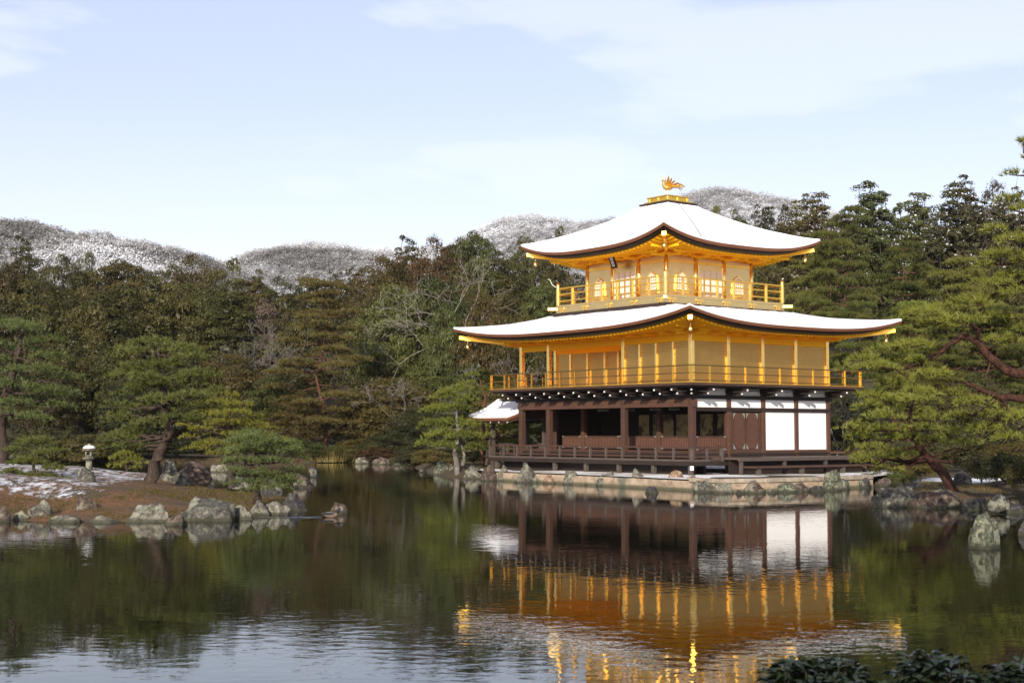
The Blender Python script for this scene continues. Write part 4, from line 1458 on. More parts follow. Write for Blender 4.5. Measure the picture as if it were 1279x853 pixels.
for a in [(611, 600, 22, 580, 'stone_brown', 'dark brown rock beneath the leaning annex post'),
          (630, 600, 26, 582, 'stone_pale', 'wide sandy rock at the left end of the terrace wall'),
          (661, 602, 24, 579, 'stone_grey', 'pointed grey rock against the terrace wall'),
          (715, 604, 24, 588, 'stone_pale', 'taller pale rock between two low tan stones of the terrace wall'),
          (756, 606, 26, 589, 'stone_pale', 'brownish rock at the middle of the terrace wall'),
          (796, 608, 22, 586, 'stone_pale', 'oval pale rock against the terrace wall left of the orange-red rock'),
          (650, 602, 15, 591, 'stone_pale', 'small pale stone left of the pointed terrace rock'),
          (686, 603, 18, 593, 'stone_orange', 'low tan stone right of the pointed terrace rock'),
          (736, 605, 16, 595, 'stone_orange', 'low tan stone left of the brownish middle terrace rock'),
          (776, 607, 16, 597, 'stone_grey', 'low grey stone right of the brownish middle terrace rock'),
          (880, 614, 30, 600, 'stone_grey', 'broad grey stone just right of the terrace corner'),
          (920, 616, 13, 610, 'stone_dark', 'low dark stone left of the brown rock midway along the right terrace edge'),
          (961, 615, 13, 609, 'stone_grey', 'low grey stone right of the brown rock midway along terrace edge'),
          (978, 614, 24, 602, 'stone_green', 'green-grey stone left of the dark mossy rock at terrace end'),
          (1016, 613, 17, 605, 'stone_dark', 'dark stone left of the tall grey-green rock at terrace end'),
          (813, 615, 18, 606, 'stone_dark', 'small black rock in the water at the terrace foot'),
          (843, 609, 24, 588, 'stone_orange', 'orange-red rock below the near corner of the veranda'),
          (862, 611, 22, 594, 'stone_orange', 'tan rock at the terrace corner right of the orange-red rock'),
          (900, 615, 24, 602, 'stone_pale', 'pale rock in the water right of the terrace corner'),
          (940, 615, 26, 600, 'stone_brown', 'brown rock midway along the right terrace edge'),
          (996, 613, 22, 600, 'stone_brown', 'dark mossy rock near the right end of the terrace'),
          (1035, 612, 26, 587, 'stone_green', 'tall grey-green rock at the right end of the terrace'),
          (1053, 611, 14, 598, 'stone_grey', 'small cracked rock right of the tall grey-green rock'),
          (1075, 609, 26, 596, 'stone_dark', 'dark rock at the foot of the right bank, left of leaning pine'),
          (1102, 607, 24, 597, 'stone_brown', 'brown rock behind the boughs of the leaning pine')]:
    rock(*a, group=GT, fwd=0.5 if a[0] < 1040 else 0.1)
GR = 'rocks of the right bank'
for a in [(1120, 633, 54, 608, 'stone_grey', 'big lichened sloping rock at the left of the right bank', 0.0),
          (1170, 634, 70, 612, 'stone_brown', 'long low brown rock at the foot of the leaning trunk', 0.0),
          (1145, 616, 34, 603, 'stone_grey', 'rounded grey rock wedged behind the sloping rock', 0.2),
          (1246, 630, 24, 616, 'stone_grey', 'broken grey rock on the right bank above the speckled rock', 0.25),
          (1215, 636, 30, 622, 'stone_dark', 'dark wet rock on the right bank behind the speckled rock', 0.0),
          (1265, 640, 34, 626, 'stone_dark', 'black shaded rock at the right end of the bank', 0.0),
          (1200, 603, 26, 588, 'stone_dark', 'dark rock beside the snow patch on the right bank', 0.5)]:
    rock(*a, group=GR)

# ------------------------------------------------------------------ stone lantern
lp = wat(111, 584, 0.98)
lz = ground_z(lp[0], lp[1])
s = lp[1] / F_PX
la = empty('stone_lantern', (lp[0], lp[1], lz), 'small weathered stone lantern with a snow-capped round roof on the island', 'lantern')
k = 31 * s / 0.95
mb = MB()
mb.lathe([(0.135 * k, -0.1), (0.125 * k, 0.2 * k), (0.105 * k, 0.36 * k)], 14)
mb.build('pedestal', M['stone_pale'], la, smooth=True)
mb = MB()
mb.lathe([(0.11 * k, 0.36 * k), (0.20 * k, 0.40 * k), (0.22 * k, 0.46 * k), (0.15 * k, 0.50 * k)], 14, (-0.03, 0, 0))
mb.build('platform', M['stone_pale'], la, smooth=True)
mb = MB()
w_ = 0.125 * k
for x0, x1, y0, y1 in ((-w_, w_, w_ * 0.55, w_), (-w_, -w_ * 0.5, -w_, w_ * 0.55), (w_ * 0.5, w_, -w_, w_ * 0.55)):
    mb.box(x0, x1, y0, y1, 0.50 * k, 0.72 * k)
mb.box(-w_ * 0.5, w_ * 0.5, -w_, w_ * 0.55, 0.50 * k, 0.56 * k)
mb.box(-w_ * 0.5, w_ * 0.5, -w_, w_ * 0.55, 0.66 * k, 0.72 * k)
mb.build('fire_box', M['stone_pale'], la, bevel=0.015)
mb = MB()
mb.lathe([(0.10 * k, 0.71 * k), (0.26 * k, 0.725 * k), (0.27 * k, 0.77 * k), (0.20 * k, 0.85 * k), (0.07 * k, 0.90 * k)], 18)
lr = mb.build('roof', M['stone_brown'], la, smooth=True)
mb = MB()
mb.lathe([(0.235 * k, 0.815 * k), (0.23 * k, 0.85 * k), (0.15 * k, 0.905 * k), (0.06 * k, 0.93 * k)], 18)
mb.build('snow_cap', M['snow'], lr, smooth=True)
mb = MB()
mb.lathe([(0.05 * k, 0.90 * k), (0.065 * k, 0.94 * k), (0.045 * k, 0.98 * k), (0.01 * k, 1.01 * k)], 12)
mb.build('finial', M['stone_pale'], la, smooth=True)

# ------------------------------------------------------------------ terrace and pavilion
PAV = empty('golden_pavilion', (OX, OY, 0), 'three-storey golden pavilion with snow-covered roofs standing over the pond', 'pavilion', rz=YAW)
B = 2.12
U, V = 11.645, 8.48
# local axes: x = -u (east positive), y = v

tl = [(-u, v) for u, v in TERR]
TZ = 0.42


def terrace():
    t = empty('stone_terrace', (OX, OY, 0), 'low sandstone terrace wall carrying the golden pavilion above the water', 'terrace', rz=YAW)
    outline = tl + [(2.4, 12), (-12.5, 12), (-12.5, -2.5)]
    # wall face: battered strip with uneven line
    pts = []
    for i in range(len(tl) - 1):
        a, b = np.array(tl[i]), np.array(tl[i + 1])
        n = max(2, int(np.linalg.norm(b - a) / 0.35))
        for k in range(n):
            pts.append(a * (1 - k / n) + b * k / n)
    pts.append(np.array(tl[-1]))
    mb = MB()
    n = len(pts)
    vs, fs = [], []
    ctr = np.array([-3.0, 2.0])
    for i, p in enumerate(pts):
        o = (p - ctr) / np.linalg.norm(p - ctr)
        for k, (off, z) in enumerate(((0.10, -0.8), (0.08, 0.0), (0.05, 0.14), (0.03, 0.27), (0.0, 0.37))):
            j = 0.05 * noise.noise(Vector((p[0] * 1.7, p[1] * 1.7, z * 5)))
            q = p + o * (off + j)
            vs.append((q[0], q[1], z))
    for i in range(n - 1):
        for k in range(4):
            fs.append((i * 5 + k, (i + 1) * 5 + k, (i + 1) * 5 + k + 1, i * 5 + k + 1))
    mb.add(vs, fs)
    mb.build('retaining_wall', M['sandstone'], t, smooth=True)
    # coping stones
    for i in range(3, len(tl) - 1):
        a, b = np.array(tl[i]), np.array(tl[i + 1])
        d = (b - a)
        L = np.linalg.norm(d)
        d /= L
        nrm = np.array([d[1], -d[0]])
        m = max(1, int(round(L / 2.3)))
        for k in range(m):
            p, q = a + d * (L * k / m + 0.012), a + d * (L * (k + 1) / m - 0.012)
            c = MB()
            jz = 0.012 * ((k * 7 + i * 3) % 3)
            c.bar((p[0] - nrm[0] * .17, p[1] - nrm[1] * .17, 0.405 + jz), (q[0] - nrm[0] * .17, q[1] - nrm[1] * .17, 0.405 + jz), 0.5, 0.15)
            c.build('coping_stone', M['kerb'], t, bevel=0.02)
    # top
    mb = MB()
    mb.add([(x, y, TZ) for x, y in outline], [tuple(range(len(outline)))])
    mb.build('gravel_top', M['gravel'], t)


terrace()


def col_box(mb, x, y, w, z0, z1):
    mb.box(x - w / 2, x + w / 2, y - w / 2, y + w / 2, z0, z1)


def cyl(mb, x, y, r, z0, z1, n=12):
    mb.tube([(x, y, z0), (x, y, z1)], r, n)


# --- first storey
F1, Z1 = 1.28, 3.60
us_front = [0, 2 * B, 4.5 * B, U]
for u in us_front:
    mb = MB()
    col_box(mb, -u, 0, 0.25, 0.35, 4.0)
    mb.build('column', M['wood'], PAV, bevel=0.02)
for v in (B, 2 * B, 3 * B, 4 * B):
    mb = MB()
    col_box(mb, 0, v, 0.22, 0.35, 4.0)
    mb.build('column', M['wood_red'], PAV, bevel=0.02)
for u in (2 * B, 4.5 * B):
    mb = MB()
    col_box(mb, -u, B, 0.24, 0.35, 4.0)
    mb.build('column', M['wood_red'], PAV, bevel=0.02)
for u, v in ((U, B), (U, 2 * B), (U, 3 * B), (U, V)):
    mb = MB()
    col_box(mb, -u, v, 0.24, 0.35, 4.0)
    mb.build('column', M['wood'], PAV, bevel=0.02)
# floor and understructure
mb = MB()
mb.box(-U - 0.1, 0.1, -0.1, V + 0.1, 1.12, F1)
mb.build('ground_floor', M['wood_black'], PAV)
mb = MB()
for (x0, x1, y0, y1) in ((-U, 0, -0.09, 0.09), (-0.09, 0.09, 0.1, V)):
    mb.box(x0, x1, y0, y1, F1, 1.40)
mb.build('sill_beam', M['wood'], PAV)
# beams over the columns
mb = MB()
mb.box(-U - 0.2, 0.2, -0.12, 0.12, 3.24, 3.56)
mb.build('front_beam', M['wood_red'], PAV)
mb = MB()
mb.box(-U - 0.3, 0.18, -0.16, 0.16, 3.58, 3.72)
mb.box(-0.16, 0.16, 0.17, V + 0.2, 3.58, 3.72)
mb.build('head_beam', M['wood_black'], PAV)
mb = MB()
mb.box(-0.13, 0.13, 0.15, V + 0.12, 3.06, 3.22)
mb.box(-0.12, 0.12, B, V, 1.18, 1.27)
mb.build('nageshi_rail', M['wood_black'], PAV)
# white strip under the balcony, bay by bay
for i in range(11):
    u0, u1 = i * B / 2 + 0.10, (i + 1) * B / 2 - 0.10
    if (i % 2 == 0):
        u0, u1 = i * B / 2 + 0.34, (i + 1) * B / 2 - 0.07
    else:
        u0, u1 = i * B / 2 + 0.07, (i + 1) * B / 2 - 0.34
    mb = MB()
    mb.box(-u1, -u0, 0.0, 0.06, 3.74, 4.0)
    mb.build('frieze_panel', M['white'], PAV)
for i in range(4):
    mb = MB()
    mb.box(-0.06, 0.0, i * B + 0.32, (i + 1) * B - 0.11, 3.74, 4.02)
    mb.build('frieze_panel', M['white'], PAV)
mb = MB()
mb.box(-U, -0.1, 0.065, 0.12, 3.72, 4.02)
mb.box(-0.12, -0.065, 0.13, V, 3.72, 4.02)
mb.build('frieze_backing', M['wood_black'], PAV)
# white plaster panels on the side
for i in range(4):
    mb = MB()
    mb.box(-0.06, 0.03, i * B + 0.115, (i + 1) * B - 0.115, 3.225, 3.575)
    mb.build('plaster_panel', M['white'], PAV)
for i in (2, 3):
    mb = MB()
    mb.box(-0.06, 0.04, i * B + 0.125, (i + 1) * B - 0.125, 1.27, 3.055)
    mb.build('plaster_panel', M['white'], PAV)


def lattice(name, o, ux, L, z0, z1, out, mat):
    """lattice panel: boards behind, bars in front"""
    o, ux, out = Vector(o), Vector(ux), Vector(out)
    mb = MB()
    mb.prism([(0, z0), (L, z0), (L, z1), (0, z1)], o, ux, (0, 0, 1), -out * 0.03)
    p = mb.build(name, M['wood_lattice'], PAV)
    fr = MB()
    for z, h in ((z0 + 0.02, 0.05), (z1 - 0.02, 0.05)):
        fr.bar(o + Vector((0, 0, z)) + out * 0.015, o + ux * L + Vector((0, 0, z)) + out * 0.015, 0.03, h)
    nz = 7
    for k in range(1, nz):
        z = z0 + (z1 - z0) * k / nz
        fr.bar(o + Vector((0, 0, z)) + out * 0.010, o + ux * L + Vector((0, 0, z)) + out * 0.010, 0.02, 0.022)
    nx = int(L / 0.105)
    for k in range(nx + 1):
        q = o + ux * (L * k / nx) + out * 0.02
        fr.bar(q + Vector((0, 0, z0)), q + Vector((0, 0, z1)), 0.014, 0.02, up=out)
    fr.build('lattice_bars', M['wood'], p)
    ft = MB()
    for a in (0.0, L - 0.14):
        for z in (z0, z1 - 0.05):
            ft.prism([(a, z), (a + 0.14, z), (a + 0.14, z + 0.05), (a, z + 0.05)], o + out * 0.034, ux, (0, 0, 1), out * 0.006)
    ft.build('corner_fitting', M['fitting'], p)


LZ0, LZ1 = 1.42, 2.0
for u0, u1 in ((0.14, 2 * B - 0.14), (2 * B + 0.14, 4.5 * B - 0.14), (4.5 * B + 0.14, U - 0.5)):
    m = 2 if u1 - u0 > 3 else 1
    for k in range(m):
        a, b = u0 + (u1 - u0) * k / m + 0.02, u0 + (u1 - u0) * (k + 1) / m - 0.02
        lattice('lattice_panel', (-a, B - 0.04, 0), (-1, 0, 0), b - a, LZ0, LZ1, (0, -1, 0), None)
lattice('lattice_panel', (0.0, 0.16, 0), (0, 1, 0), B - 0.32, LZ0, LZ1, (1, 0, 0), None)
# timber doors in the second side bay
door = MB()
door.box(-0.06, 0.01, B + 0.11, 2 * B - 0.11, 1.40, 3.05)
dd = door.build('door', M['wood_red'], PAV)
for k in range(2):
    y0 = B + 0.34 + k * 0.80
    w = 0.62
    prof = []
    zb, zt = 1.46, 2.98
    for a, b in ((0.14, zb), (w - 0.14, zb), (w - 0.05, zb + 0.14), (w, zb + 0.2), (w, zt - 0.2), (w - 0.05, zt - 0.14), (w - 0.14, zt), (0.14, zt), (0.05, zt - 0.14), (0, zt - 0.2), (0, zb + 0.2), (0.05, zb + 0.14)):
        prof.append((a, b))
    lf = MB()
    lf.prism(prof, (0.012, y0, 0), (0, 1, 0), (0, 0, 1), (0.035, 0, 0))
    lf.build('door_panel', M['wood_red'], dd)
    for (a, b, sx, sz) in ((0, zb, 1, 1), (w, zb, -1, 1), (0, zt, 1, -1), (w, zt, -1, -1)):
        ft = MB()
        ft.prism([(a - 0.05 * sx, b), (a + 0.12 * sx, b), (a + 0.03 * sx, b + 0.1 * sz), (a - 0.05 * sx, b + 0.24 * sz)], (0.014, y0, 0), (0, 1, 0), (0, 0, 1), (0.012, 0, 0))
        ft.build('door_fitting', M['fitting'], dd)
mb = MB()
mb.box(0.012, 0.05, B + 0.115, B + 0.27, 1.40, 3.05)
mb.box(0.012, 0.05, 2 * B - 0.25, 2 * B - 0.115, 1.40, 3.05)
mb.box(0.012, 0.042, B + 1.03, B + 1.08, 1.40, 3.05)
mb.build('door_stile', M['wood'], dd)
# interior: back wall with tan painted panels between dark posts
IY = 2 * B + 0.6
mb = MB()
mb.box(-U + 0.1, -0.2, IY, IY + 0.1, F1, 3.9)
bw = mb.build('inner_wall', M['wood_black'], PAV)
for (a, b) in ((0.35, 1.15), (1.45, 2.2), (2.5, 3.3), (3.6, 4.4), (5.2, 6.0), (6.2, 7.6), (7.9, 8.6)):
    mb = MB()
    mb.box(-b, -a, IY - 0.03, IY - 0.005, 1.7, 3.0)
    mb.build('painted_panel', M['tan'], bw)
mb = MB()
mb.box(-U + 0.1, -U + 0.2, B, V, F1, 3.9)
mb.box(-0.35, -0.30, B + 0.1, V, F1, 3.9)
mb.box(-U, 0, V - 0.12, V - 0.02, F1, 3.9)
mb.build('partition_wall', M['wood_black'], PAV)
mb = MB()
mb.box(-U - 0.02, 0.0, 0.2, V - 0.1, 3.92, 4.0)
mb.build('ceiling_boards', M['wood_black'], PAV)
# white rafters seen under the veranda ceiling
for u in (0.6, 1.9, 3.1, 4.8, 6.6):
    mb = MB()
    mb.bar((-u, 0.5, 3.16), (-u, 1.1, 3.16), 0.07, 0.07)
    mb.build('hook_bar', M['fitting'], PAV)
# --- veranda deck and railing
E1 = 1.15
mb = MB()
mb.box(-U - E1, E1, -E1, -0.11, 0.97, 1.05)
mb.box(-U - E1, -U - 0.11, -0.11, V, 0.97, 1.05)
mb.build('veranda_deck', M['wood_grey'], PAV)
mb = MB()
mb.box(-U - E1, E1 + 0.03, -E1 - 0.03, -E1 + 0.12, 0.80, 0.965)
mb.box(-U - E1 - 0.03, -U - E1 + 0.12, -E1 + 0.13, V, 0.80, 0.965)
mb.box(E1 - 0.12, E1 + 0.03, -E1 + 0.13, 0.9, 0.80, 0.965)
mb.build('veranda_edge_beam', M['wood_black'], PAV)  # black tone stands for the shade below the veranda
mb = MB()
mb.box(-U - 0.6, 0.6, -0.6, -0.5, 0.36, 0.96)
mb.box(-U - 0.5, 0.5, 0.2, 0.3, 0.36, 1.1)
mb.build('underfloor_beam', M['wood_black'], PAV)


def railing(name, path, z0, ztop, mids, spacing, post_w, rail_w, mp_, mr, parent, ends=True, skip_first=False):
    """path: list of (x,y); posts each its own sub-part"""
    top = MB()
    rails = MB()
    for a, b in zip(path[:-1], path[1:]):
        a, b = np.array(a, float), np.array(b, float)
        d = (b - a) / np.linalg.norm(b - a)
        top.bar((*(a - d * rail_w), ztop), (*(b + d * rail_w), ztop), rail_w, rail_w * 0.8)
    R_ = top.build(name, mr, parent)
    for a, b in zip(path[:-1], path[1:]):
        for z in mids:
            rails.bar((*a, z), (*b, z), rail_w * 0.8, rail_w * 0.75)
    rails.build('lower_rail', mr, R_)
    seen = set()
    for a, b in zip(path[:-1], path[1:]):
        a, b = np.array(a, float), np.array(b, float)
        n = max(1, int(round(np.linalg.norm(b - a) / spacing)))
        for k in range(n + 1):
            p = a + (b - a) * k / n
            key = (round(p[0], 2), round(p[1], 2))
            if key in seen:
                continue
            seen.add(key)
            c = MB()
            col_box(c, p[0], p[1], post_w * (1.5 if (k in (0, n)) else 1), z0, ztop - rail_w * 0.4)
            c.build('railing_post', mp_, R_)
    return R_


EV = E1 - 0.06
railing('veranda_railing', [(-U - EV, 3.0), (-U - EV, -EV), (EV, -EV), (EV, 0.62)], 0.97, 1.55, (1.16, 1.02), B / 2, 0.085, 0.085, M['wood_grey'], M['wood'], PAV)
# posts of the veranda standing on the terrace rocks
for k in range(7):
    u = -0.98 + k * 2.2
    mb = MB()
    col_box(mb, -u, -E1 + 0.10, 0.16, 0.33, 0.80)
    mb.build('support_post', M['wood_grey'], PAV)
mb = MB()
cyl(mb, E1 - 0.05, -E1 + 0.05, 0.08, 0.62, 0.80)
mb.build('corner_cap', M['white_tip'], PAV)
# broad steps along the side
mb = MB()
mb.box(0.14, 2.0, 0.75, V + 2.2, 1.04, 1.12)
s1 = mb.build('side_deck', M['wood_grey'], PAV)
mb = MB()
mb.box(1.88, 2.03, 0.75, V + 2.2, 0.98, 1.035)
mb.build('deck_nosing', M['wood_grey'], s1)
mb = MB()
mb.box(1.3, 1.36, 0.8, V + 2.0, 0.36, 1.03)
mb.build('deck_riser', M['wood_black'], s1)
mb = MB()
mb.box(2.05, 2.75, 0.9, V - 0.2, 0.70, 0.78)
s2 = mb.build('lower_step', M['wood'], PAV)
for k in range(4):
    mb = MB()
    col_box(mb, 1.92, 0.9 + k * 2.6, 0.12, 0.36, 0.98)
    mb.build('deck_post', M['wood_grey'], s1)
    if k < 3:
        mb = MB()
        col_box(mb, 2.6, 1.2 + k * 2.6, 0.16, 0.36, 0.70)
        mb.build('step_post', M['wood_grey'], s2)

# --- second storey
D2 = 4.22
B2 = 1.15
mb = MB()
mb.box(-U - B2, B2, -B2, V + B2, 4.10, 4.20)
bal = mb.build('balcony_deck', M['wood'], PAV)
mb = MB()
mb.box(-U - B2 - .02, B2 + .02, -B2 - .02, V + B2 + .02, 4.203, 4.235)
mb.build('balcony_edge', M['gold'], bal)
mb = MB()
for z0, z1, o in ((4.03, 4.10, 1.02),):
    mb.box(-U - o, o, -o, -o + 0.14, z0, z1)
    mb.box(o - 0.14, o, -o + .15, V + o, z0, z1)
    mb.box(-U - o, -U - o + 0.14, -o + .15, V + o, z0, z1)
mb.build('balcony_beam', M['wood_black'], bal)


def bracket(x, y, ox, oy):
    """stepped dark bracket arm with two white painted noses, pointing (ox,oy)"""
    mb = MB()
    sx, sy = -oy, ox
    mb.bar((x, y, 3.80), (x + ox * 0.72, y + oy * 0.72, 3.80), 0.10, 0.13)
    mb.bar((x, y, 3.95), (x + ox * 1.05, y + oy * 1.05, 3.95), 0.10, 0.13)
    mb.bar((x + sx * -0.18, y + sy * -0.18, 3.90), (x + sx * 0.18, y + sy * 0.18, 3.90), 0.12, 0.14)
    b = mb.build('bracket', M['wood_black'], PAV)
    for d, z in ((0.72, 3.80), (1.05, 3.95)):
        c = MB()
        c.bar((x + ox * d, y + oy * d, z - 0.02), (x + ox * (d + 0.03), y + oy * (d + 0.03), z - 0.02), 0.066, 0.06)
        c.build('bracket_nose', M['white_tip'], b)


for i in range(12):
    bracket(-i * B / 2, -0.1, 0, -1)
for i in range(9):
    if i % 2 == 0:
        bracket(0.1, i * B / 2 + (0.12 if i == 0 else 0), 1, 0)
r2 = 0.7071
bracket(0.05, -0.05, r2, -r2)

C2T = 6.45
for u, v in ((0, 0), (2 * B, 0), (4.5 * B, 0), (U, 0), (0, B), (0, 2 * B), (0, 3 * B), (0, V), (U, B), (U, V)):
    mb = MB()
    col_box(mb, -u, v, 0.19, 4.235, C2T)
    mb.build('gilded_column', M['gold_bright'], PAV, bevel=0.015)
# walls
WT = 6.25


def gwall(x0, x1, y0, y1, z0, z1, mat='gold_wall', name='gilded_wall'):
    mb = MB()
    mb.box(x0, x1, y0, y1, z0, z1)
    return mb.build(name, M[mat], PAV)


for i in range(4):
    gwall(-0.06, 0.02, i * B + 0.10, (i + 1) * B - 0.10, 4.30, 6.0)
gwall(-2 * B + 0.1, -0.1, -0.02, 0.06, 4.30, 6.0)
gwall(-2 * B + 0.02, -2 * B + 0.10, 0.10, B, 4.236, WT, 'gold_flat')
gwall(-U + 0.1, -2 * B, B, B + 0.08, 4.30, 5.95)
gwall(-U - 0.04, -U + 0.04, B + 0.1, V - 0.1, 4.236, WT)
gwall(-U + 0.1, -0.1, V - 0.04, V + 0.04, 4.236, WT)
# window posts (mullions) on the flush and recessed fronts
for u in (B, 0.5 * B, 1.5 * B):
    mb = MB()
    mb.box(-u - 0.05, -u + 0.05, -0.075, -0.025, 4.30, 6.0)
    mb.build('mullion', M['gold_bright'], PAV)
for u in (2.65 * B, 3.3 * B, 3.75 * B, 4.35 * B, 4.95 * B):
    mb = MB()
    mb.box(-u - 0.06, -u + 0.06, B - 0.07, B - 0.01, 4.30, 5.95)
    mb.build('mullion', M['gold_bright'], PAV)
mb = MB()
mb.box(-U - 0.1, -2 * B, B - 0.04, B + 0.1, 5.955, 6.2)
mb.box(-U - 0.1, 0.1, -0.07, 0.07, 6.005, 6.25)
mb.box(-0.07, 0.07, 0.08, V + 0.1, 6.005, 6.25)
mb.build('gilded_beam', M['gold_soffit'], PAV)
mb = MB()
mb.box(-U - 0.05, 0.05, -0.05, 0.05, 6.252, 6.62)
mb.box(-0.05, 0.05, 0.06, V + 0.05, 6.252, 6.62)
mb.box(-U - 0.05, -U + 0.05, 0.06, V + 0.05, 6.252, 6.62)
mb.build('gilded_frieze', M['gold_soffit'], PAV)
mb = MB()
mb.box(-2 * B, -0.1, -0.05, 0.07, 4.236, 4.295)
mb.box(-U, -2 * B - 0.1, B - 0.05, B + 0.09, 4.236, 4.295)
mb.box(-0.07, 0.05, 0.08, V, 4.236, 4.295)
mb.build('gilded_sill', M['gold'], PAV)
mb = MB()
mb.box(-U, 0, 0, V, 6.26, 6.34)
mb.build('inner_ceiling', M['gold_soffit'], PAV)
BR = B2 - 0.09
railing('balcony_railing', [(-U - BR, V + BR), (-U - BR, -BR), (BR, -BR), (BR, V + BR), (-U - BR, V + BR)], 4.235, 4.92, (4.60, 4.30), B / 2, 0.06, 0.06, M['gold'], M['gold_shaded'], PAV)  # rails use the darkened gold, dark reflections painted in


# --- roofs
def roof_parts(name, cx, cy, ax, ay, ix, iy, z_eave, lift, z_top, wall_x, wall_y, z_wall, parent, snow_t=1.0, soff_in=0.30, pw=3.0, concave=0.30):
    """curved hip roof. ax, ay: eave half lengths; ix, iy: half lengths at the top"""
    nS, nT = 48, 14

    def surf(side, s, t, inset=0.0, dz=0.0):
        AX, AY = ax - inset, ay - inset
        w, d = (AX, AY) if side in (0, 2) else (AY, AX)
        wi, di = (ix, iy) if side in (0, 2) else (iy, ix)
        along = s * (w * (1 - t) + wi * t)
        out = d * (1 - t) + di * t
        p = (1 - concave) * t + concave * t * t
        z = z_eave + lift * abs(s) ** pw * (1 - t) ** 1.8 + (z_top - z_eave) * p + dz
        if side == 0:
            return (cx + along, cy - out, z)
        if side == 1:
            return (cx + out, cy + along, z)
        if side == 2:
            return (cx - along, cy + out, z)
        return (cx - out, cy - along, z)

    def sheet(mb, inset, dz0, t0=0.0, t1=1.0, dzf=None):
        for side in range(4):
            vs, fs = [], []
            for j in range(nT + 1):
                t = t0 + (t1 - t0) * j / nT
                for i in range(nS + 1):
                    s_ = -1 + 2 * i / nS
                    vs.append(surf(side, s_, t, inset, dz0 if dzf is None else dzf(s_, t)))
            for j in range(nT):
                for i in range(nS):
                    a = j * (nS + 1) + i
                    fs.append((a, a + 1, a + nS + 2, a + nS + 1))
            mb.add(vs, fs)

    def band(mb, in0, dz_0, in1, dz_1):
        for side in range(4):
            vs, fs = [], []
            for i in range(nS + 1):
                s_ = -1 + 2 * i / nS
                vs.append(surf(side, s_, 0, in0, dz_0))
                vs.append(surf(side, s_, 0, in1, dz_1))
            for i in range(nS):
                fs.append((2 * i, 2 * i + 2, 2 * i + 3, 2 * i + 1))
            mb.add(vs, fs)
    # shingles with the brown bark edge
    mb = MB()
    sheet(mb, 0.0, 0.0)
    band(mb, 0.0, 0.0, 0.03, -0.12)
    band(mb, 0.03, -0.12, 0.16, -0.125)
    rf = mb.build(name, M['bark_edge'], parent, smooth=False)
    mb = MB()
    band(mb, 0.16, -0.06, 0.19, -0.20)
    band(mb, 0.19, -0.20, 0.40, -0.205)
    mb.build('eave_underlayer', M['bark_dark'], rf)
    mb = MB()
    band(mb, 0.40, -0.17, 0.42, -0.28)
    band(mb, 0.42, -0.28, 0.50, -0.285)
    mb.build('eave_fascia', M['gold_shaded'], rf)  # shade on the rafter ends painted as darkened gold
    # snow blanket: rounded rim, a little uneven
    mb = MB()

    def sdz(s_, t):
        n = noise.noise(Vector((s_ * 9, t * 5, ax)))
        return 0.085 + 0.03 * n + 0.015 * noise.noise(Vector((s_ * 34, t * 16, ay)))

    def sheet_s():
        sheet(mb, 0.05, 0, 0.0, snow_t, sdz)
    sheet_s()
    for side in range(4):
        vs, fs = [], []
        for i in range(nS + 1):
            s_ = -1 + 2 * i / nS
            vs.append(surf(side, s_, 0, 0.05, sdz(s_, 0)))
            vs.append(surf(side, s_, 0, 0.025, 0.045))
            vs.append(surf(side, s_, 0, 0.035, 0.004))
        for i in range(nS):
            for k in range(2):
                fs.append((3 * i + k, 3 * i + 3 + k, 3 * i + 4 + k, 3 * i + 1 + k))
        mb.add(vs, fs)
        vs, fs = [], []
        for i in range(nS + 1):
            s_ = -1 + 2 * i / nS
            vs.append(surf(side, s_, snow_t, 0.05, sdz(s_, snow_t)))
            vs.append(surf(side, s_, snow_t, 0.05, 0.0))
        for i in range(nS):
            fs.append((2 * i, 2 * i + 2, 2 * i + 3, 2 * i + 1))
        mb.add(vs, fs)
    mb.build('roof_snow', M['snow'], rf, smooth=True)
    # gilded soffit with rafters
    mb = MB()
    ring = []
    for side in range(4):
        vs, fs = [], []
        for i in range(nS + 1):
            s_ = -1 + 2 * i / nS
            e_ = surf(side, s_, 0, 0.46, -0.27)
            if side in (0, 2):
                sg = 1 if side == 0 else -1
                wl = (cx + sg * s_ * wall_x, cy - sg * wall_y, z_wall)
            else:
                sg = 1 if side == 1 else -1
                wl = (cx + sg * wall_x, cy + sg * s_ * wall_y, z_wall)
            vs += [e_, wl]
        for i in range(nS):
            fs.append((2 * i, 2 * i + 1, 2 * i + 3, 2 * i + 2))
        mb.add(vs, fs)
        # rafters: from wall line to fascia
        w, d = (ax - 0.46, ay - 0.46) if side in (0, 2) else (ay - 0.46, ax - 0.46)
        ww, wd = (wall_x, wall_y) if side in (0, 2) else (wall_y, wall_x)
        n = int(2 * w / 0.24)
        for k in range(1, n):
            a = -w + 2 * w * k / n
            st = max(wd, wd + (abs(a) - ww) / (w - ww) * (d - wd)) if abs(a) > ww else wd
            tt = (st - wd) / (d - wd)
            s_ = a / w
            ez = surf(side, s_, 0, 0.46, -0.27)[2] - 0.035
            zt = z_wall + (ez - z_wall) * tt - 0.02 * (1 - tt)
            if side == 0:
                p, q = (cx + a, cy - st, zt), (cx + a, cy - d, ez)
            elif side == 1:
                p, q = (cx + st, cy + a, zt), (cx + d, cy + a, ez)
            elif side == 2:
                p, q = (cx - a, cy + st, zt), (cx - a, cy + d, ez)
            else:
                p, q = (cx - st, cy - a, zt), (cx - d, cy - a, ez)
            if (Vector(p) - Vector(q)).length > 0.1:
                mb.bar(p, q, 0.075, 0.085)
    sf = mb.build('eave_soffit', M['gold_soffit'], rf)
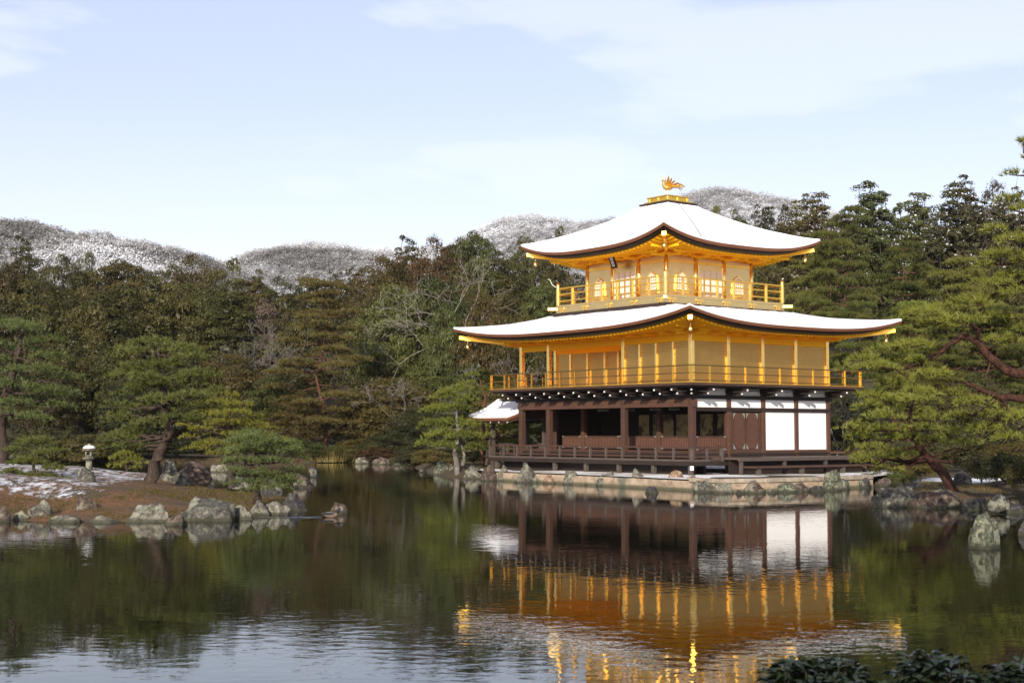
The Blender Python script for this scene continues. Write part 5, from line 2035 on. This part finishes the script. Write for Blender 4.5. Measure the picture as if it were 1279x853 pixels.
    # hip rafters with bright caps, and bells
    for sx, sy in ((1, -1), (1, 1), (-1, -1), (-1, 1)):
        w0 = Vector((cx + sx * wall_x, cy + sy * wall_y, z_wall - 0.12))
        zt = z_eave + lift - 0.47
        w1 = Vector((cx + sx * (ax - 0.42), cy + sy * (ay - 0.42), zt))
        mb = MB()
        mb.bar(w0, w1, 0.16, 0.20)
        hp = mb.build('hip_rafter', M['gold'], rf)
        dv = (w1 - w0).normalized()
        mb = MB()
        mb.bar(w1 - dv * 0.06, w1 + dv * 0.26, 0.17, 0.17)
        mb.build('rafter_cap', M['gold'], hp)
        bc = w1 - dv * 0.15
        mb = MB()
        mb.tube([(bc.x, bc.y, bc.z - 0.08), (bc.x, bc.y, bc.z - 0.30)], 0.012, 6)
        mb.lathe([(0.03, 0.02), (0.075, 0.0), (0.085, -0.12), (0.11, -0.22), (0.10, -0.225)], 12, (bc.x, bc.y, bc.z - 0.28))
        mb.build('wind_bell', M['gold_bright'], parent, smooth=True)
    return rf, surf


RC = (-U / 2, V / 2)
OV2 = 2.41
rf2, surf2 = roof_parts('middle_roof', RC[0], RC[1], U / 2 + OV2, V / 2 + OV2, 3.9, 3.45, 6.62, 0.57, 7.72, U / 2 + 0.02, V / 2 + 0.02, 6.50, PAV, snow_t=0.90, concave=0.25)
# upper storey centre
u3, v3, s3 = 3.1255, 1.529, 5.42
X3, Y3 = -(u3 + s3 / 2), v3 + s3 / 2
# dark skirt and slab under the third floor
h3 = s3 / 2
b3 = 1.06
mb = MB()
mb.box(X3 - h3 - b3 - 0.12, X3 + h3 + b3 + 0.12, Y3 - h3 - b3 - 0.12, Y3 + h3 + b3 + 0.12, 7.30, 7.78)
mb.build('roof_skirt', M['bark_dark'], PAV)
mb = MB()
for o, z0, z1 in ((b3, 7.782, 8.04), (b3 + 0.03, 8.042, 8.09), (b3 - 0.02, 8.092, 8.16)):
    mb.box(X3 - h3 - o, X3 + h3 + o, Y3 - h3 - o, Y3 + h3 + o, z0, z1)
slab = mb.build('upper_balcony', M['gold_flat'], PAV)


def cloud_orn(o, ux, out):
    o, ux, out = Vector(o), Vector(ux), Vector(out)
    mb = MB()
    for a, b, r_ in ((-0.14, 0.04, 0.075), (0, 0.05, 0.06), (0.14, 0.04, 0.075), (0.0, -0.06, 0.08), (-0.2, 0.07, 0.04), (0.2, 0.07, 0.04)):
        prof = [(a + r_ * math.cos(k * 0.6283), b + r_ * math.sin(k * 0.6283)) for k in range(10)]
        mb.prism(prof, o, ux, (0, 0, 1), out * (0.03 + 0.02 * r_ * 10))
    mb.build('cloud_ornament', M['gold_bright'], slab)


for k in range(5):
    a = -h3 - b3 + 0.4 + k * (2 * (h3 + b3) - 0.8) / 4
    cloud_orn((X3 + a, Y3 - h3 - b3 - 0.002, 7.92), (1, 0, 0), (0, -1, 0))
    cloud_orn((X3 + h3 + b3 + 0.002, Y3 + a, 7.92), (0, 1, 0), (1, 0, 0))
for sx, sy in ((1, 1), (-1, -1), (1, -1), (-1, 1)):
    mb = MB()
    x, y = X3 + sx * (h3 + b3), Y3 + sy * (h3 + b3)
    mb.bar((x - sx * 0.2, y - sy * 0.2, 8.0), (x + sx * 0.27, y + sy * 0.27, 8.0), 0.15, 0.13)
    mb.build('corner_nose', M['gold_bright'], slab)
F3 = 8.165
mb = MB()
mb.box(X3 - h3 - 0.4, X3 + h3 + 0.4, Y3 - h3 - 0.4, Y3 + h3 + 0.4, F3 - 0.003, F3 + 0.06)
mb.build('upper_floor', M['gold_flat'], PAV)
rb = h3 + b3 - 0.07
railing('upper_railing', [(X3 - rb, Y3 - rb), (X3 + rb, Y3 - rb), (X3 + rb, Y3 + rb), (X3 - rb, Y3 + rb), (X3 - rb, Y3 - rb)], 8.16, 8.96, (8.68, 8.36), 1.0, 0.09, 0.075, M['gold_bright'], M['gold'], PAV)
for sx, sy in ((1, 1), (-1, -1), (1, -1), (-1, 1)):
    mb = MB()
    x, y = X3 + sx * rb, Y3 + sy * rb
    cyl(mb, x, y, 0.085, 8.16, 9.12, 12)
    mb.lathe([(0.085, 0), (0.10, 0.03), (0.06, 0.09), (0.02, 0.15)], 12, (x, y, 9.12))
    mb.build('corner_post', M['gold_bright'], PAV, smooth=False)
hx, hy = X3 - rb, Y3 - rb
mb = MB()
mb.tube([(hx, hy, 9.06), (hx - 0.16, hy - 0.05, 9.06), (hx - 0.34, hy - 0.10, 9.20), (hx - 0.44, hy - 0.14, 9.42), (hx - 0.56, hy - 0.16, 9.46)], [0.013] * 5, 6)
mb.build('post_hook', M['white_tip'], PAV)
# walls and columns
cs = [X3 + h3 - s3 * k / 3 for k in range(4)]
ds = [Y3 - h3 + s3 * k / 3 for k in range(4)]
W3T = 10.05
for i, x in enumerate(cs):
    for j, y in enumerate(ds):
        if i in (0, 3) or j in (0, 3):
            mb = MB()
            cyl(mb, x, y, 0.095, F3 + 0.06, W3T + 0.1, 12)
            mb.build('gilded_column', M['gold_bright'], PAV, smooth=True)


def katomado(o, ux, out, parent):
    """bell-arched window: frame, paper pane, thin bars. o = bottom centre"""
    o, ux, out = Vector(o), Vector(ux), Vector(out)
    prof = [(0.40, 0), (0.37, 0.35), (0.345, 0.62), (0.31, 0.78), (0.20, 0.88), (0.07, 0.935), (0, 1.0)]
    prof = prof + [(-a, b) for a, b in prof[-2::-1]]
    inner = [(a * 0.80, 0.06 + b * 0.88) for a, b in prof]
    mb = MB()
    mb.ring(prof, inner, o, ux, (0, 0, 1), out * 0.06)
    f = mb.build('arched_window', M['gold_bright'], parent)
    mb = MB()
    mb.prism(inner, o + out * 0.012, ux, (0, 0, 1), out * 0.012)
    mb.build('paper_pane', M['paper'], f)
    mb = MB()
    for k in range(5):
        z = 0.14 + 0.15 * k
        hw = float(np.interp(z, [0, .4, .62, .78, .9], [0.30, 0.28, 0.26, 0.24, 0.12]))
        mb.bar(o + ux * -hw + Vector((0, 0, z)) + out * 0.032, o + ux * hw + Vector((0, 0, z)) + out * 0.032, 0.012, 0.018)
    for k in (-0.15, 0, 0.15):
        mb.bar(o + ux * k + Vector((0, 0, 0.07)) + out * 0.034, o + ux * k + Vector((0, 0, 0.86 - abs(k) * 0.5)) + out * 0.034, 0.016, 0.012, up=out)
    mb.build('window_bars', M['gold'], f)


for (side, o0, ux, out) in (('front', (X3 - h3, Y3 - h3), (1, 0, 0), (0, -1, 0)), ('side', (X3 + h3, Y3 - h3), (0, 1, 0), (1, 0, 0)), ('back', (X3 + h3, Y3 + h3), (-1, 0, 0), (0, 1, 0)), ('far', (X3 - h3, Y3 + h3), (0, -1, 0), (-1, 0, 0))):
    ux, out = Vector(ux), Vector(out)
    o0 = Vector((o0[0], o0[1], 0))
    bw = s3 / 3
    for k in range(3):
        a, b = bw * k + 0.10, bw * (k + 1) - 0.10
        mb = MB()
        mb.prism([(a, F3 + 0.06), (b, F3 + 0.06), (b, W3T - 0.02), (a, W3T - 0.02)], o0 - out * 0.05, ux, (0, 0, 1), out * 0.06)
        wl = mb.build('upper_wall', M['gold_flat'], PAV)
        mid = (a + b) / 2
        if k != 1:
            katomado(o0 + ux * mid + Vector((0, 0, F3 + 0.22)) + out * 0.012, ux, out, wl)
        else:
            # pair of panelled folding doors
            for m in range(4):
                x0 = a + 0.02 + m * (b - a - 0.04) / 4
                x1 = x0 + (b - a - 0.04) / 4 - 0.012
                mb = MB()
                mb.prism([(x0, F3 + 0.10), (x1, F3 + 0.10), (x1, F3 + 1.36), (x0, F3 + 1.36)], o0 + out * 0.012, ux, (0, 0, 1), out * 0.03)
                dr = mb.build('panelled_door', M['gold_flat'], PAV)
                for z0, z1 in ((0.16, 0.62), (0.68, 0.98), (1.02, 1.30)):
                    mb = MB()
                    mb.prism([(x0 + 0.06, F3 + z0), (x1 - 0.06, F3 + z0), (x1 - 0.06, F3 + z1), (x0 + 0.06, F3 + z1)], o0 + out * 0.043, ux, (0, 0, 1), out * 0.008)
                    mb.build('door_inset', M['paper'], dr)
            mb = MB()
            for x in (a - 0.0, b - 0.09):
                mb.prism([(x, F3 + 0.06), (x + 0.09, F3 + 0.06), (x + 0.09, F3 + 1.52), (x, F3 + 1.52)], o0 + out * 0.012, ux, (0, 0, 1), out * 0.05)
            mb.build('door_post', M['gold_bright'], PAV)
    mb = MB()
    for z0, z1, th in ((F3 + 0.062, F3 + 0.17, 0.02), (W3T - 0.30, W3T - 0.20, 0.025), (W3T - 0.015, W3T + 0.20, 0.06)):
        mb.prism([(0.1, z0), (s3 - 0.1, z0), (s3 - 0.1, z1), (0.1, z1)], o0 + out * 0.013, ux, (0, 0, 1), out * th)
    mb.build('wall_rail', M['gold'], PAV)


# bracket sets under both golden eaves
def arm(x, y, ox, oy, z, L, parent, mat, hgt=0.1):
    sx, sy = -oy, ox
    mb = MB()
    mb.bar((x, y, z), (x + ox * L, y + oy * L, z), 0.10, hgt)
    mb.bar((x + ox * L * .95 - sx * 0.32, y + oy * L * .95 - sy * 0.32, z + 0.10), (x + ox * L * .95 + sx * 0.32, y + oy * L * .95 + sy * 0.32, z + 0.10), 0.09, 0.09)
    for t in (-0.3, 0, 0.3):
        px_, py_ = x + ox * L * .95 + sx * t, y + oy * L * .95 + sy * t
        mb.box(px_ - 0.06, px_ + 0.06, py_ - 0.06, py_ + 0.06, z + 0.145, z + 0.22)
    mb.bar((x - sx * 0.38, y - sy * 0.38, z + 0.06), (x + sx * 0.38, y + sy * 0.38, z + 0.06), 0.09, 0.11)
    mb.build('eave_bracket', mat, parent)


for i in range(12):
    arm(-i * B / 2, -0.08, 0, -1, 6.32, 0.75, rf2, M['gold_soffit'])
for i in range(9):
    arm(0.08, i * B / 2, 1, 0, 6.32, 0.75, rf2, M['gold_soffit'])
mb = MB()
for o, z in ((0.78, 6.56),):
    mb.bar((-U - o - 0.8, -o, z), (o + 0.8, -o, z), 0.10, 0.12)
    mb.bar((o, -o - 0.8, z - 0.005), (o, V + o + 0.8, z - 0.005), 0.10, 0.115)
mb.build('eave_purlin', M['gold_soffit'], rf2)
OV3 = 2.28
rf3, surf3 = roof_parts('upper_roof', X3, Y3, h3 + OV3, h3 + OV3, 0.86, 0.86, 10.40, 0.64, 12.78, h3 + 0.02, h3 + 0.02, 10.28, PAV, snow_t=1.0, concave=0.22)
for k in range(4):
    arm(cs[k], Y3 - h3 - 0.1, 0, -1, 10.02, 0.8, rf3, M['gold_soffit'])
    arm(X3 + h3 + 0.1, ds[k], 1, 0, 10.02, 0.8, rf3, M['gold_soffit'])
    if k < 3:
        arm((cs[k] + cs[k + 1]) / 2, Y3 - h3 - 0.1, 0, -1, 10.08, 0.5, rf3, M['gold_soffit'])
        arm(X3 + h3 + 0.1, (ds[k] + ds[k + 1]) / 2, 1, 0, 10.08, 0.5, rf3, M['gold_soffit'])
mb = MB()
o, z = h3 + 0.85, 10.27
mb.bar((X3 - o - 0.8, Y3 - o, z), (X3 + o + 0.8, Y3 - o, z), 0.10, 0.12)
mb.bar((X3 + o, Y3 - o - 0.8, z - 0.005), (X3 + o, Y3 + o + 0.8, z - 0.005), 0.10, 0.115)
mb.build('eave_purlin', M['gold_soffit'], rf3)
# name plaque hanging tilted under the front eave
pq = Vector((cs[2] + 0.30 + 0.35, Y3 - h3 - 0.55, 10.02))
mb = MB()
tl_ = Vector((0, -0.42, 1)).normalized()
nr_ = Vector((0, -1, -0.42)).normalized()
mb.prism([(-0.19, -0.36), (0.19, -0.36), (0.19, 0.36), (-0.19, 0.36)], pq, (1, 0, 0), tl_, nr_ * 0.05)
pl_ = mb.build('name_plaque', M['wood_black'], PAV)
mb = MB()
mb.prism([(-0.085, -0.26), (0.085, -0.26), (0.085, 0.26), (-0.085, 0.26)], pq + nr_ * 0.053, (1, 0, 0), tl_, nr_ * 0.012)
mb.build('plaque_face', M['white_tip'], pl_)
for k, ch in enumerate('究竟頂'):
    cu = bpy.data.curves.new('plaque_character', 'FONT')
    cu.body = ch
    cu.size = 0.15
    cu.extrude = 0.003
    cu.align_x, cu.align_y = 'CENTER', 'CENTER'
    to = bpy.data.objects.new('plaque_character', cu)
    COL.objects.link(to)
    bpy.context.view_layer.update()
    me = bpy.data.meshes.new_from_object(to.evaluated_get(bpy.context.evaluated_depsgraph_get()))
    bpy.data.objects.remove(to)
    if len(me.vertices):
        o = link('plaque_character', me, M['wood_black'], pl_)
        mt_ = Matrix((Vector((1, 0, 0)), tl_, Vector((1, 0, 0)).cross(tl_))).transposed().to_4x4()
        mt_.translation = pq + nr_ * 0.068 + tl_ * (0.165 - 0.165 * k)
        o.matrix_local = mt_
# roof finial base and phoenix
mb = MB()
mb.box(X3 - 0.98, X3 + 0.98, Y3 - 0.98, Y3 + 0.98, 12.76, 12.90)
fb = mb.build('finial_base', M['bark_dark'], rf3, bevel=0.03)
mb = MB()
for h, z0, z1 in ((0.80, 12.903, 12.98), (0.66, 12.982, 13.16), (0.72, 13.162, 13.21)):
    mb.box(X3 - h, X3 + h, Y3 - h, Y3 + h, z0, z1)
mb.build('dew_basin', M['gold'], fb)
for k in range(3):
    for ux, sy in ((1, 0), (0, 1)):
        a = -0.62 + 0.62 * k
        mb = MB()
        if ux:
            mb.box(X3 + a - 0.05, X3 + a + 0.05, Y3 - 0.685, Y3 - 0.662, 12.985, 13.158)
        else:
            mb.box(X3 + 0.662, X3 + 0.685, Y3 + a - 0.05, Y3 + a + 0.05, 12.985, 13.158)
        mb.build('basin_stud', M['gold_bright'], fb)


def phoenix():
    ph = MB()
    x, y, z = X3, Y3, 13.21
    ph.lathe([(0.30, 0), (0.24, 0.05), (0.12, 0.10), (0.06, 0.14)], 14, (x, y, z))
    # local frame: faces the pond front (towards -y, slightly -x)
    f = Vector((-0.55, -0.83, 0)).normalized()
    s_ = Vector((f.y, -f.x, 0))
    up = Vector((0, 0, 1))
    P = lambda a, b, c: Vector((x, y, z)) + f * a + s_ * b + up * c
    for sd in (-1, 1):
        ph.tube([P(0.0, 0.05 * sd, 0.12), P(0.03, 0.06 * sd, 0.26), P(-0.02, 0.07 * sd, 0.40)], [0.02, 0.018, 0.035], 6)
    ph.tube([P(-0.22, 0, 0.50), P(-0.10, 0, 0.47), P(0.06, 0, 0.47), P(0.17, 0, 0.53), P(0.22, 0, 0.63), P(0.21, 0, 0.74), P(0.25, 0, 0.83), P(0.29, 0, 0.86)], [0.05, 0.10, 0.125, 0.105, 0.07, 0.05, 0.05, 0.035], 10)
    ph.tube([P(0.28, 0, 0.86), P(0.35, 0, 0.84), P(0.39, 0, 0.81)], [0.03, 0.018, 0.004], 6)
    for k in range(4):
        ph.prism([(0, 0), (0.05, 0.02), (0.02, 0.12)], P(0.20 + 0.03 * k, -0.008, 0.89 + 0.005 * k), -f * (0.6 + .1 * k) + up * 0.2, up, s_ * 0.016)
    for sd in (-1, 1):
        for k in range(6):
            t = k / 5
            o = P(0.08 - 0.05 * k, 0.10 * sd, 0.52)
            tip = P(0.05 - 0.16 * k, (0.52 - 0.05 * k) * sd, 0.98 - 0.10 * k)
            d = tip - o
            side = d.cross(f).normalized()
            wdt = 0.055
            vs = [o - f * wdt, o + f * wdt, o + d * 0.7 + f * wdt, tip, o + d * 0.7 - f * wdt]
            th = side * 0.014
            n = len(vs)
            ph.add([v - th for v in vs] + [v + th for v in vs], [tuple(range(n)), tuple(range(2 * n - 1, n - 1, -1))] + [(i, i + n, (i + 1) % n + n, (i + 1) % n) for i in range(n)])
    for k in range(7):
        b = (k - 3) * 0.075
        ph.tube([P(-0.2, b * 0.3, 0.50), P(-0.36, b, 0.66), P(-0.56, b * 1.8, 0.66 - 0.03 * abs(k - 3)), P(-0.74, b * 2.6, 0.52 - 0.04 * abs(k - 3))], [0.028, 0.034, 0.03, 0.008], 5)
    return ph.build('phoenix_ornament', M['gold_bright'], PAV, 'gilded phoenix with raised wings on the roof peak', smooth=False)


phoenix()
mb = MB()
cab = []
for k in range(13):
    t = 1 - k / 12
    q = surf3(1, -0.55 + 0.25 * t, t * 0.98, 0.05, 0.115)
    cab.append(q)
mb.tube(cab, 0.012, 5)
mb.build('lightning_cable', M['wood_grey'], rf3)

# --- annex porch on the west side
ANX = empty('annex_porch', (OX, OY, 0), 'small dark timber annex porch with a snowy curved gable roof, left of golden pavilion', 'annex', rz=YAW)
ridge_y, hw = 1.06, 1.85
x0, x1 = -15.05, -11.85
N = 14
prof = []
for i in range(-N, N + 1):
    t = abs(i) / N
    prof.append((ridge_y + hw * i / N, 3.68 - 0.82 * t + 0.22 * t * (t - 1) * 2.0 * 0.9))


def gable(dz0, dz1, xa, xb, inset, mat, nm, parent, wav=False):
    mb = MB()
    nx = 10
    vs, fs = [], []
    pts = [(y * 1.0, z) for y, z in prof]
    for k in range(nx + 1):
        x = xa + (xb - xa) * k / nx
        up_ = 0.10 * max(0, 1 - (x - xa) / 0.9) ** 2
        for y, z in pts:
            yy = ridge_y + (y - ridge_y) * (1 - inset / hw)
            vs.append((x, yy, z + up_ + dz1))
        for y, z in pts:
            yy = ridge_y + (y - ridge_y) * (1 - inset / hw)
            vs.append((x, yy, z + up_ + dz0))
    m = len(pts)
    row = 2 * m
    for k in range(nx):
        for i in range(m - 1):
            a = k * row + i
            fs.append((a, a + 1, a + row + 1, a + row))
            fs.append((a + m, a + m + row, a + m + row + 1, a + m + 1))
        for e_ in (0, m - 1):
            a = k * row + e_
            fs.append((a, a + row, a + row + m, a + m))
    for k in (0, nx):
        for i in range(m - 1):
            a = k * row + i
            fs.append((a, a + m, a + m + 1, a + 1))
    mb.add(vs, fs)
    return mb.build(nm, mat, parent, smooth=False)


ar = gable(-0.14, 0.0, x0, x1, 0.0, M['bark_edge'], 'gable_roof', ANX)
gable(0.004, 0.08, x0 + 0.03, x1, 0.03, M['snow'], 'roof_snow', ar)
gable(-0.24, -0.145, x0 + 0.15, x1, 0.15, M['wood'], 'roof_underside', ar)
mb = MB()
mb.box(x0 + 0.2, x1, ridge_y - 0.10, ridge_y + 0.10, 3.70, 3.80)
mb.build('ridge_cap', M['wood_black'], ar)
for x, y in ((-14.0, 0.0), (-14.0, 2.12), (-12.6, 2.12)):
    mb = MB()
    col_box(mb, x, y, 0.17, 0.35, 2.95)
    mb.build('post', M['wood_grey'], ANX)
mb = MB()
mb.box(-14.4, x1, -0.07, 0.07, 2.74, 2.86)
mb.box(-14.4, x1, 2.05, 2.19, 2.74, 2.86)
mb.box(-14.07, -13.93, -0.5, 2.6, 2.62, 2.735)
mb.build('tie_beam', M['wood_black'], ANX)
for k in range(5):
    c = MB()
    xx = -14.7 + k * 0.68
    zz = prof[2][1] - 0.30
    c.box(xx - 0.04, xx + 0.04, prof[1][0], prof[1][0] + 0.05, zz, zz + 0.08)
    c.build('rafter_end', M['white_tip'], ar)
mb = MB()
mb.box(-14.3, -12.85, -0.3, 2.5, 0.95, 1.03)
mb.build('porch_floor', M['wood'], ANX)
mb = MB()
mb.bar((-14.35, -0.15, 0.55), (-14.0, -0.1, 2.2), 0.11, 0.11)
mb.build('leaning_brace', M['wood_grey'], ANX)
mb = MB()
for z in (1.35, 1.6):
    mb.bar((-14.25, 2.4, z), (-12.9, 2.4, z), 0.06, 0.06)
    mb.bar((-14.25, -0.2, z), (-14.25, 2.4, z), 0.06, 0.06)
mb.build('porch_rail', M['wood_grey'], ANX)
for k in range(4):
    mb = MB()
    col_box(mb, -14.25, -0.2 + k * 0.85, 0.07, 1.03, 1.6)
    mb.build('rail_post', M['wood_grey'], ANX)

# low timber fence right of the pavilion
fp = at(1046, 566, 71)
FE = empty('timber_fence', (fp[0], 71, ground_z(fp[0], 71)), 'low reddish timber fence between the white wall panels and right-hand pines', 'fence', rz=0.1)
for k in range(4):
    mb = MB()
    col_box(mb, -1.2 + k * 0.8, 0, 0.10, -0.2, 0.95)
    mb.build('fence_post', M['wood'], FE)
mb = MB()
mb.box(-1.4, 1.4, -0.09, -0.055, 0.78, 0.88)
mb.box(-1.4, 1.4, -0.09, -0.055, 0.40, 0.48)
mb.build('fence_rail', M['wood_red'], FE)

# ------------------------------------------------------------------ duck and its wake
dp = wat(414, 646)
DK = empty('duck', (dp[0], dp[1], 0), 'small dark duck swimming right past the island tip, trailing a wake', 'duck', rz=-0.15)


def duck():
    bm = bmesh.new()
    pts = [(-0.22, 0, 0.085, 0.018), (-0.16, 0, 0.065, 0.05), (-0.06, 0, 0.05, 0.085), (0.05, 0, 0.05, 0.088), (0.12, 0, 0.07, 0.062), (0.155, 0, 0.13, 0.036), (0.17, 0, 0.18, 0.036), (0.20, 0, 0.20, 0.042), (0.235, 0, 0.195, 0.022)]
    mb = MB()
    fine_p, fine_r = [], []
    for i in range(len(pts) - 1):
        for k in range(3):
            t = k / 3
            a, b = pts[i], pts[i + 1]
            fine_p.append([a[j] * (1 - t) + b[j] * t for j in range(3)])
            fine_r.append(a[3] * (1 - t) + b[3] * t)
    fine_p.append(pts[-1][:3])
    fine_r.append(pts[-1][3])
    mb.tube(fine_p, fine_r, 12)
    b = mb.build('body', M['feather_brown'], DK, smooth=True)
    mb = MB()
    mb.tube([(0.148, 0, 0.115), (0.158, 0, 0.15), (0.175, 0, 0.19), (0.205, 0, 0.205), (0.232, 0, 0.20)], [0.046, 0.043, 0.043, 0.047, 0.028], 12)
    mb.build('head_plumage', M['feather_dark'], b, smooth=True)
    mb = MB()
    mb.tube([(0.225, 0, 0.192), (0.27, 0, 0.180), (0.29, 0, 0.178)], [0.017, 0.013, 0.010], 8)
    mb.build('bill', M['bill_grey'], b, smooth=True)
    for sd in (-1, 1):
        mb = MB()
        mb.tube([(0.07, 0.068 * sd, 0.085), (-0.04, 0.075 * sd, 0.10), (-0.16, 0.04 * sd, 0.105), (-0.21, 0.02 * sd, 0.10)], [0.02, 0.04, 0.028, 0.006], 8)
        mb.build('wing', M['feather_pale'] if sd > 0 else M['feather_dark'], b, smooth=True)
    mb = MB()
    mb.tube([(-0.17, 0, 0.075), (-0.24, 0, 0.10), (-0.27, 0, 0.115)], [0.05, 0.028, 0.006], 8)
    mb.build('tail', M['feather_dark'], b, smooth=True)


duck()


# wake: low ripples spreading behind the duck, same water
def wake():
    mb = MB()
    a0 = np.array([dp[0] - 0.15, dp[1]])
    for sd, ang in ((1, 0.10), (-1, 0.10)):
        n = 60
        vs, fs = [], []
        for i in range(n + 1):
            L = 3.1 * i / n
            c = a0 + np.array([-L, sd * L * ang * 1.0 - L * 0.05])
            hgt = 0.020 * math.exp(-L * 0.35) * (0.75 + 0.25 * math.sin(L * 9))
            w = 0.06 + 0.05 * L
            for k in range(7):
                t = -1 + 2 * k / 6
                vs.append((c[0], c[1] + t * w, 0.004 + hgt * (1 - t * t) ** 1.5))
        for i in range(n):
            for k in range(6):
                a = i * 7 + k
                fs.append((a, a + 1, a + 8, a + 7))
        mb.add(vs, fs)
    o = mb.build('water_wake', M['water'], smooth=True)
    tag(o, kind='structure')


wake()

# ------------------------------------------------------------------ reeds on the far bank
r = np.random.default_rng(77)
for px, lab in ((404, 'tuft of yellow reeds at the waterline below the tiered pine'), (388, 'rust-coloured grass tuft left of the yellow reeds on the far bank')):
    c = wat(px, 578)
    n = 700
    base = np.stack([r.normal(0, 0.55, n), r.normal(0.2, 0.3, n), np.zeros(n)], 1)
    D = np.stack([r.normal(0, 0.25, n), r.normal(0, 0.25, n), np.ones(n)], 1)
    me = blades('reed_tuft', base, D, r.uniform(0.5, 1.25, n), 0.035, r.random(n), r)
    o = link('reed_tuft', me, M['reed'])
    o.location = (c[0], c[1] + 0.2, 0.05)
    tag(o, lab, 'reeds')

# moss tufts and short winter grass on the banks
def tufts(name, n, xr, yr, hfun, dmin, seed, test=None):
    r = np.random.default_rng(seed)
    X, Y = r.uniform(*xr, n), r.uniform(*yr, n)
    Z, d = hfun(X[None, :], Y[None, :])
    Z, d = Z[0], d[0]
    ok = (d > dmin) & (fbm(X, Y, 0.9, 3, seed) > 0.40)
    if test is not None:
        ok &= test(X, Y)
    X, Y, Z = X[ok], Y[ok], Z[ok]
    nb = 6
    C = np.repeat(np.stack([X, Y, Z - 0.01], 1), nb, 0) + r.normal(0, 0.035, (len(X) * nb, 3)) * np.array([1, 1, 0])
    D = r.normal(0, 0.55, (len(X) * nb, 3)) + np.array([0, 0, 0.8])
    T = np.clip(np.repeat(fbm(X, Y, 0.6, 2, seed + 3), nb) + r.normal(0, 0.2, len(X) * nb), 0, 1)
    me = blades(name, C, D, r.uniform(0.04, 0.11, len(C)), 0.02, T, r)
    o = link(name, me, M['garden_russet'])
    tag(o, kind='stuff')


tufts('grass', 15000, (-22, -7), (35, 52), island_height, 0.5, 91, lambda X, Y: ~((X < -10.4) & (Y > 38.6)))
tufts('grass', 9000, (8, 24), (33, 50), main_height, 0.3, 92)
tufts('grass', 9000, (-9, 1), (70, 110), main_height, 0.2, 93)

# ------------------------------------------------------------------ near bushes with dark glossy leaves
def near_bush(px0, px1, top, Y, seed, label):
    r = np.random.default_rng(seed)
    a, b = at(px0, top, Y), at(px1, top, Y)
    cx, wd, zt = (a[0] + b[0]) / 2, (b[0] - a[0]), a[2]
    e = empty('leafy_bush', (cx, Y, -0.1), label, 'bush', 'dark bushes at the bottom right edge')
    n = max(30, int(140 * wd))
    C, N, T = [], [], []
    mb = MB()
    for i in range(n):
        x = r.uniform(-0.5, 0.5) * wd
        y = r.normal(0, 0.28)
        env = (1 - (2 * abs(x) / wd) ** 4) ** 0.5
        ztip = (zt + 0.1) * (0.80 + 0.20 * (0.5 + 0.5 * math.sin(x * 11 + seed)) * env) - 0.04 - abs(y) * 0.18 - 0.08 * r.random() - (1 - env) * 0.10
        tip = np.array([x, y, ztip])
        mb.tube([(x * 0.6, y * 0.4, 0), (x * 0.9, y * 0.8, ztip * 0.6), tip], [0.012, 0.008, 0.004], 5, cap=False)
        m = 10
        for k in range(m):
            ang = k * 2.4 + r.uniform(0, 1)
            el = r.uniform(-0.25, 0.55)
            d = np.array([math.cos(ang) * math.cos(el), math.sin(ang) * math.cos(el), math.sin(el)])
            C.append(tip + d * 0.055 + np.array([0, 0, -0.022 * (k // 4)]))
            N.append(d)
            T.append(r.random())
    C, D, T = np.array(C), np.array(N), np.array(T)
    # leaf blades: pointed ovals, six corners, bent along the midrib
    nn = len(C)
    up = np.array([0, 0, 1.0]) + r.normal(0, 0.25, (nn, 3))
    sd = np.cross(D, up)
    sd /= np.linalg.norm(sd, axis=1)[:, None]
    nr = np.cross(sd, D)
    L = r.uniform(0.07, 0.11, nn)[:, None]
    Wd = L * 0.21
    Vv = np.empty((nn, 6, 3))
    for k, (l, w, z) in enumerate(((-0.5, 0, 0), (-0.15, -1, 0.1), (0.25, -0.8, 0.05), (0.5, 0, -0.25), (0.25, 0.8, 0.05), (-0.15, 1, 0.1))):
        Vv[:, k] = C + D * L * l + sd * Wd * w + nr * L * z
    me = np_mesh('leaves', Vv.reshape(-1, 3), np.arange(nn * 6), np.full(nn, 6), {'tint': T})
    link('leaves', me, M['glossy_leaf'], e)
    link('stems', mb_mesh(mb, 'stems'), M['bark_brown'], e)


near_bush(962, 1022, 816, 9.2, 1, 'smallest dark glossy bush at the bottom edge of the photo, below golden reflection')
near_bush(1016, 1092, 814, 9.0, 2, 'middle dark glossy-leaved bush of the three at the bottom right edge')
near_bush(1082, 1320, 806, 8.8, 3, 'widest dark glossy-leaved bush filling the bottom right corner')
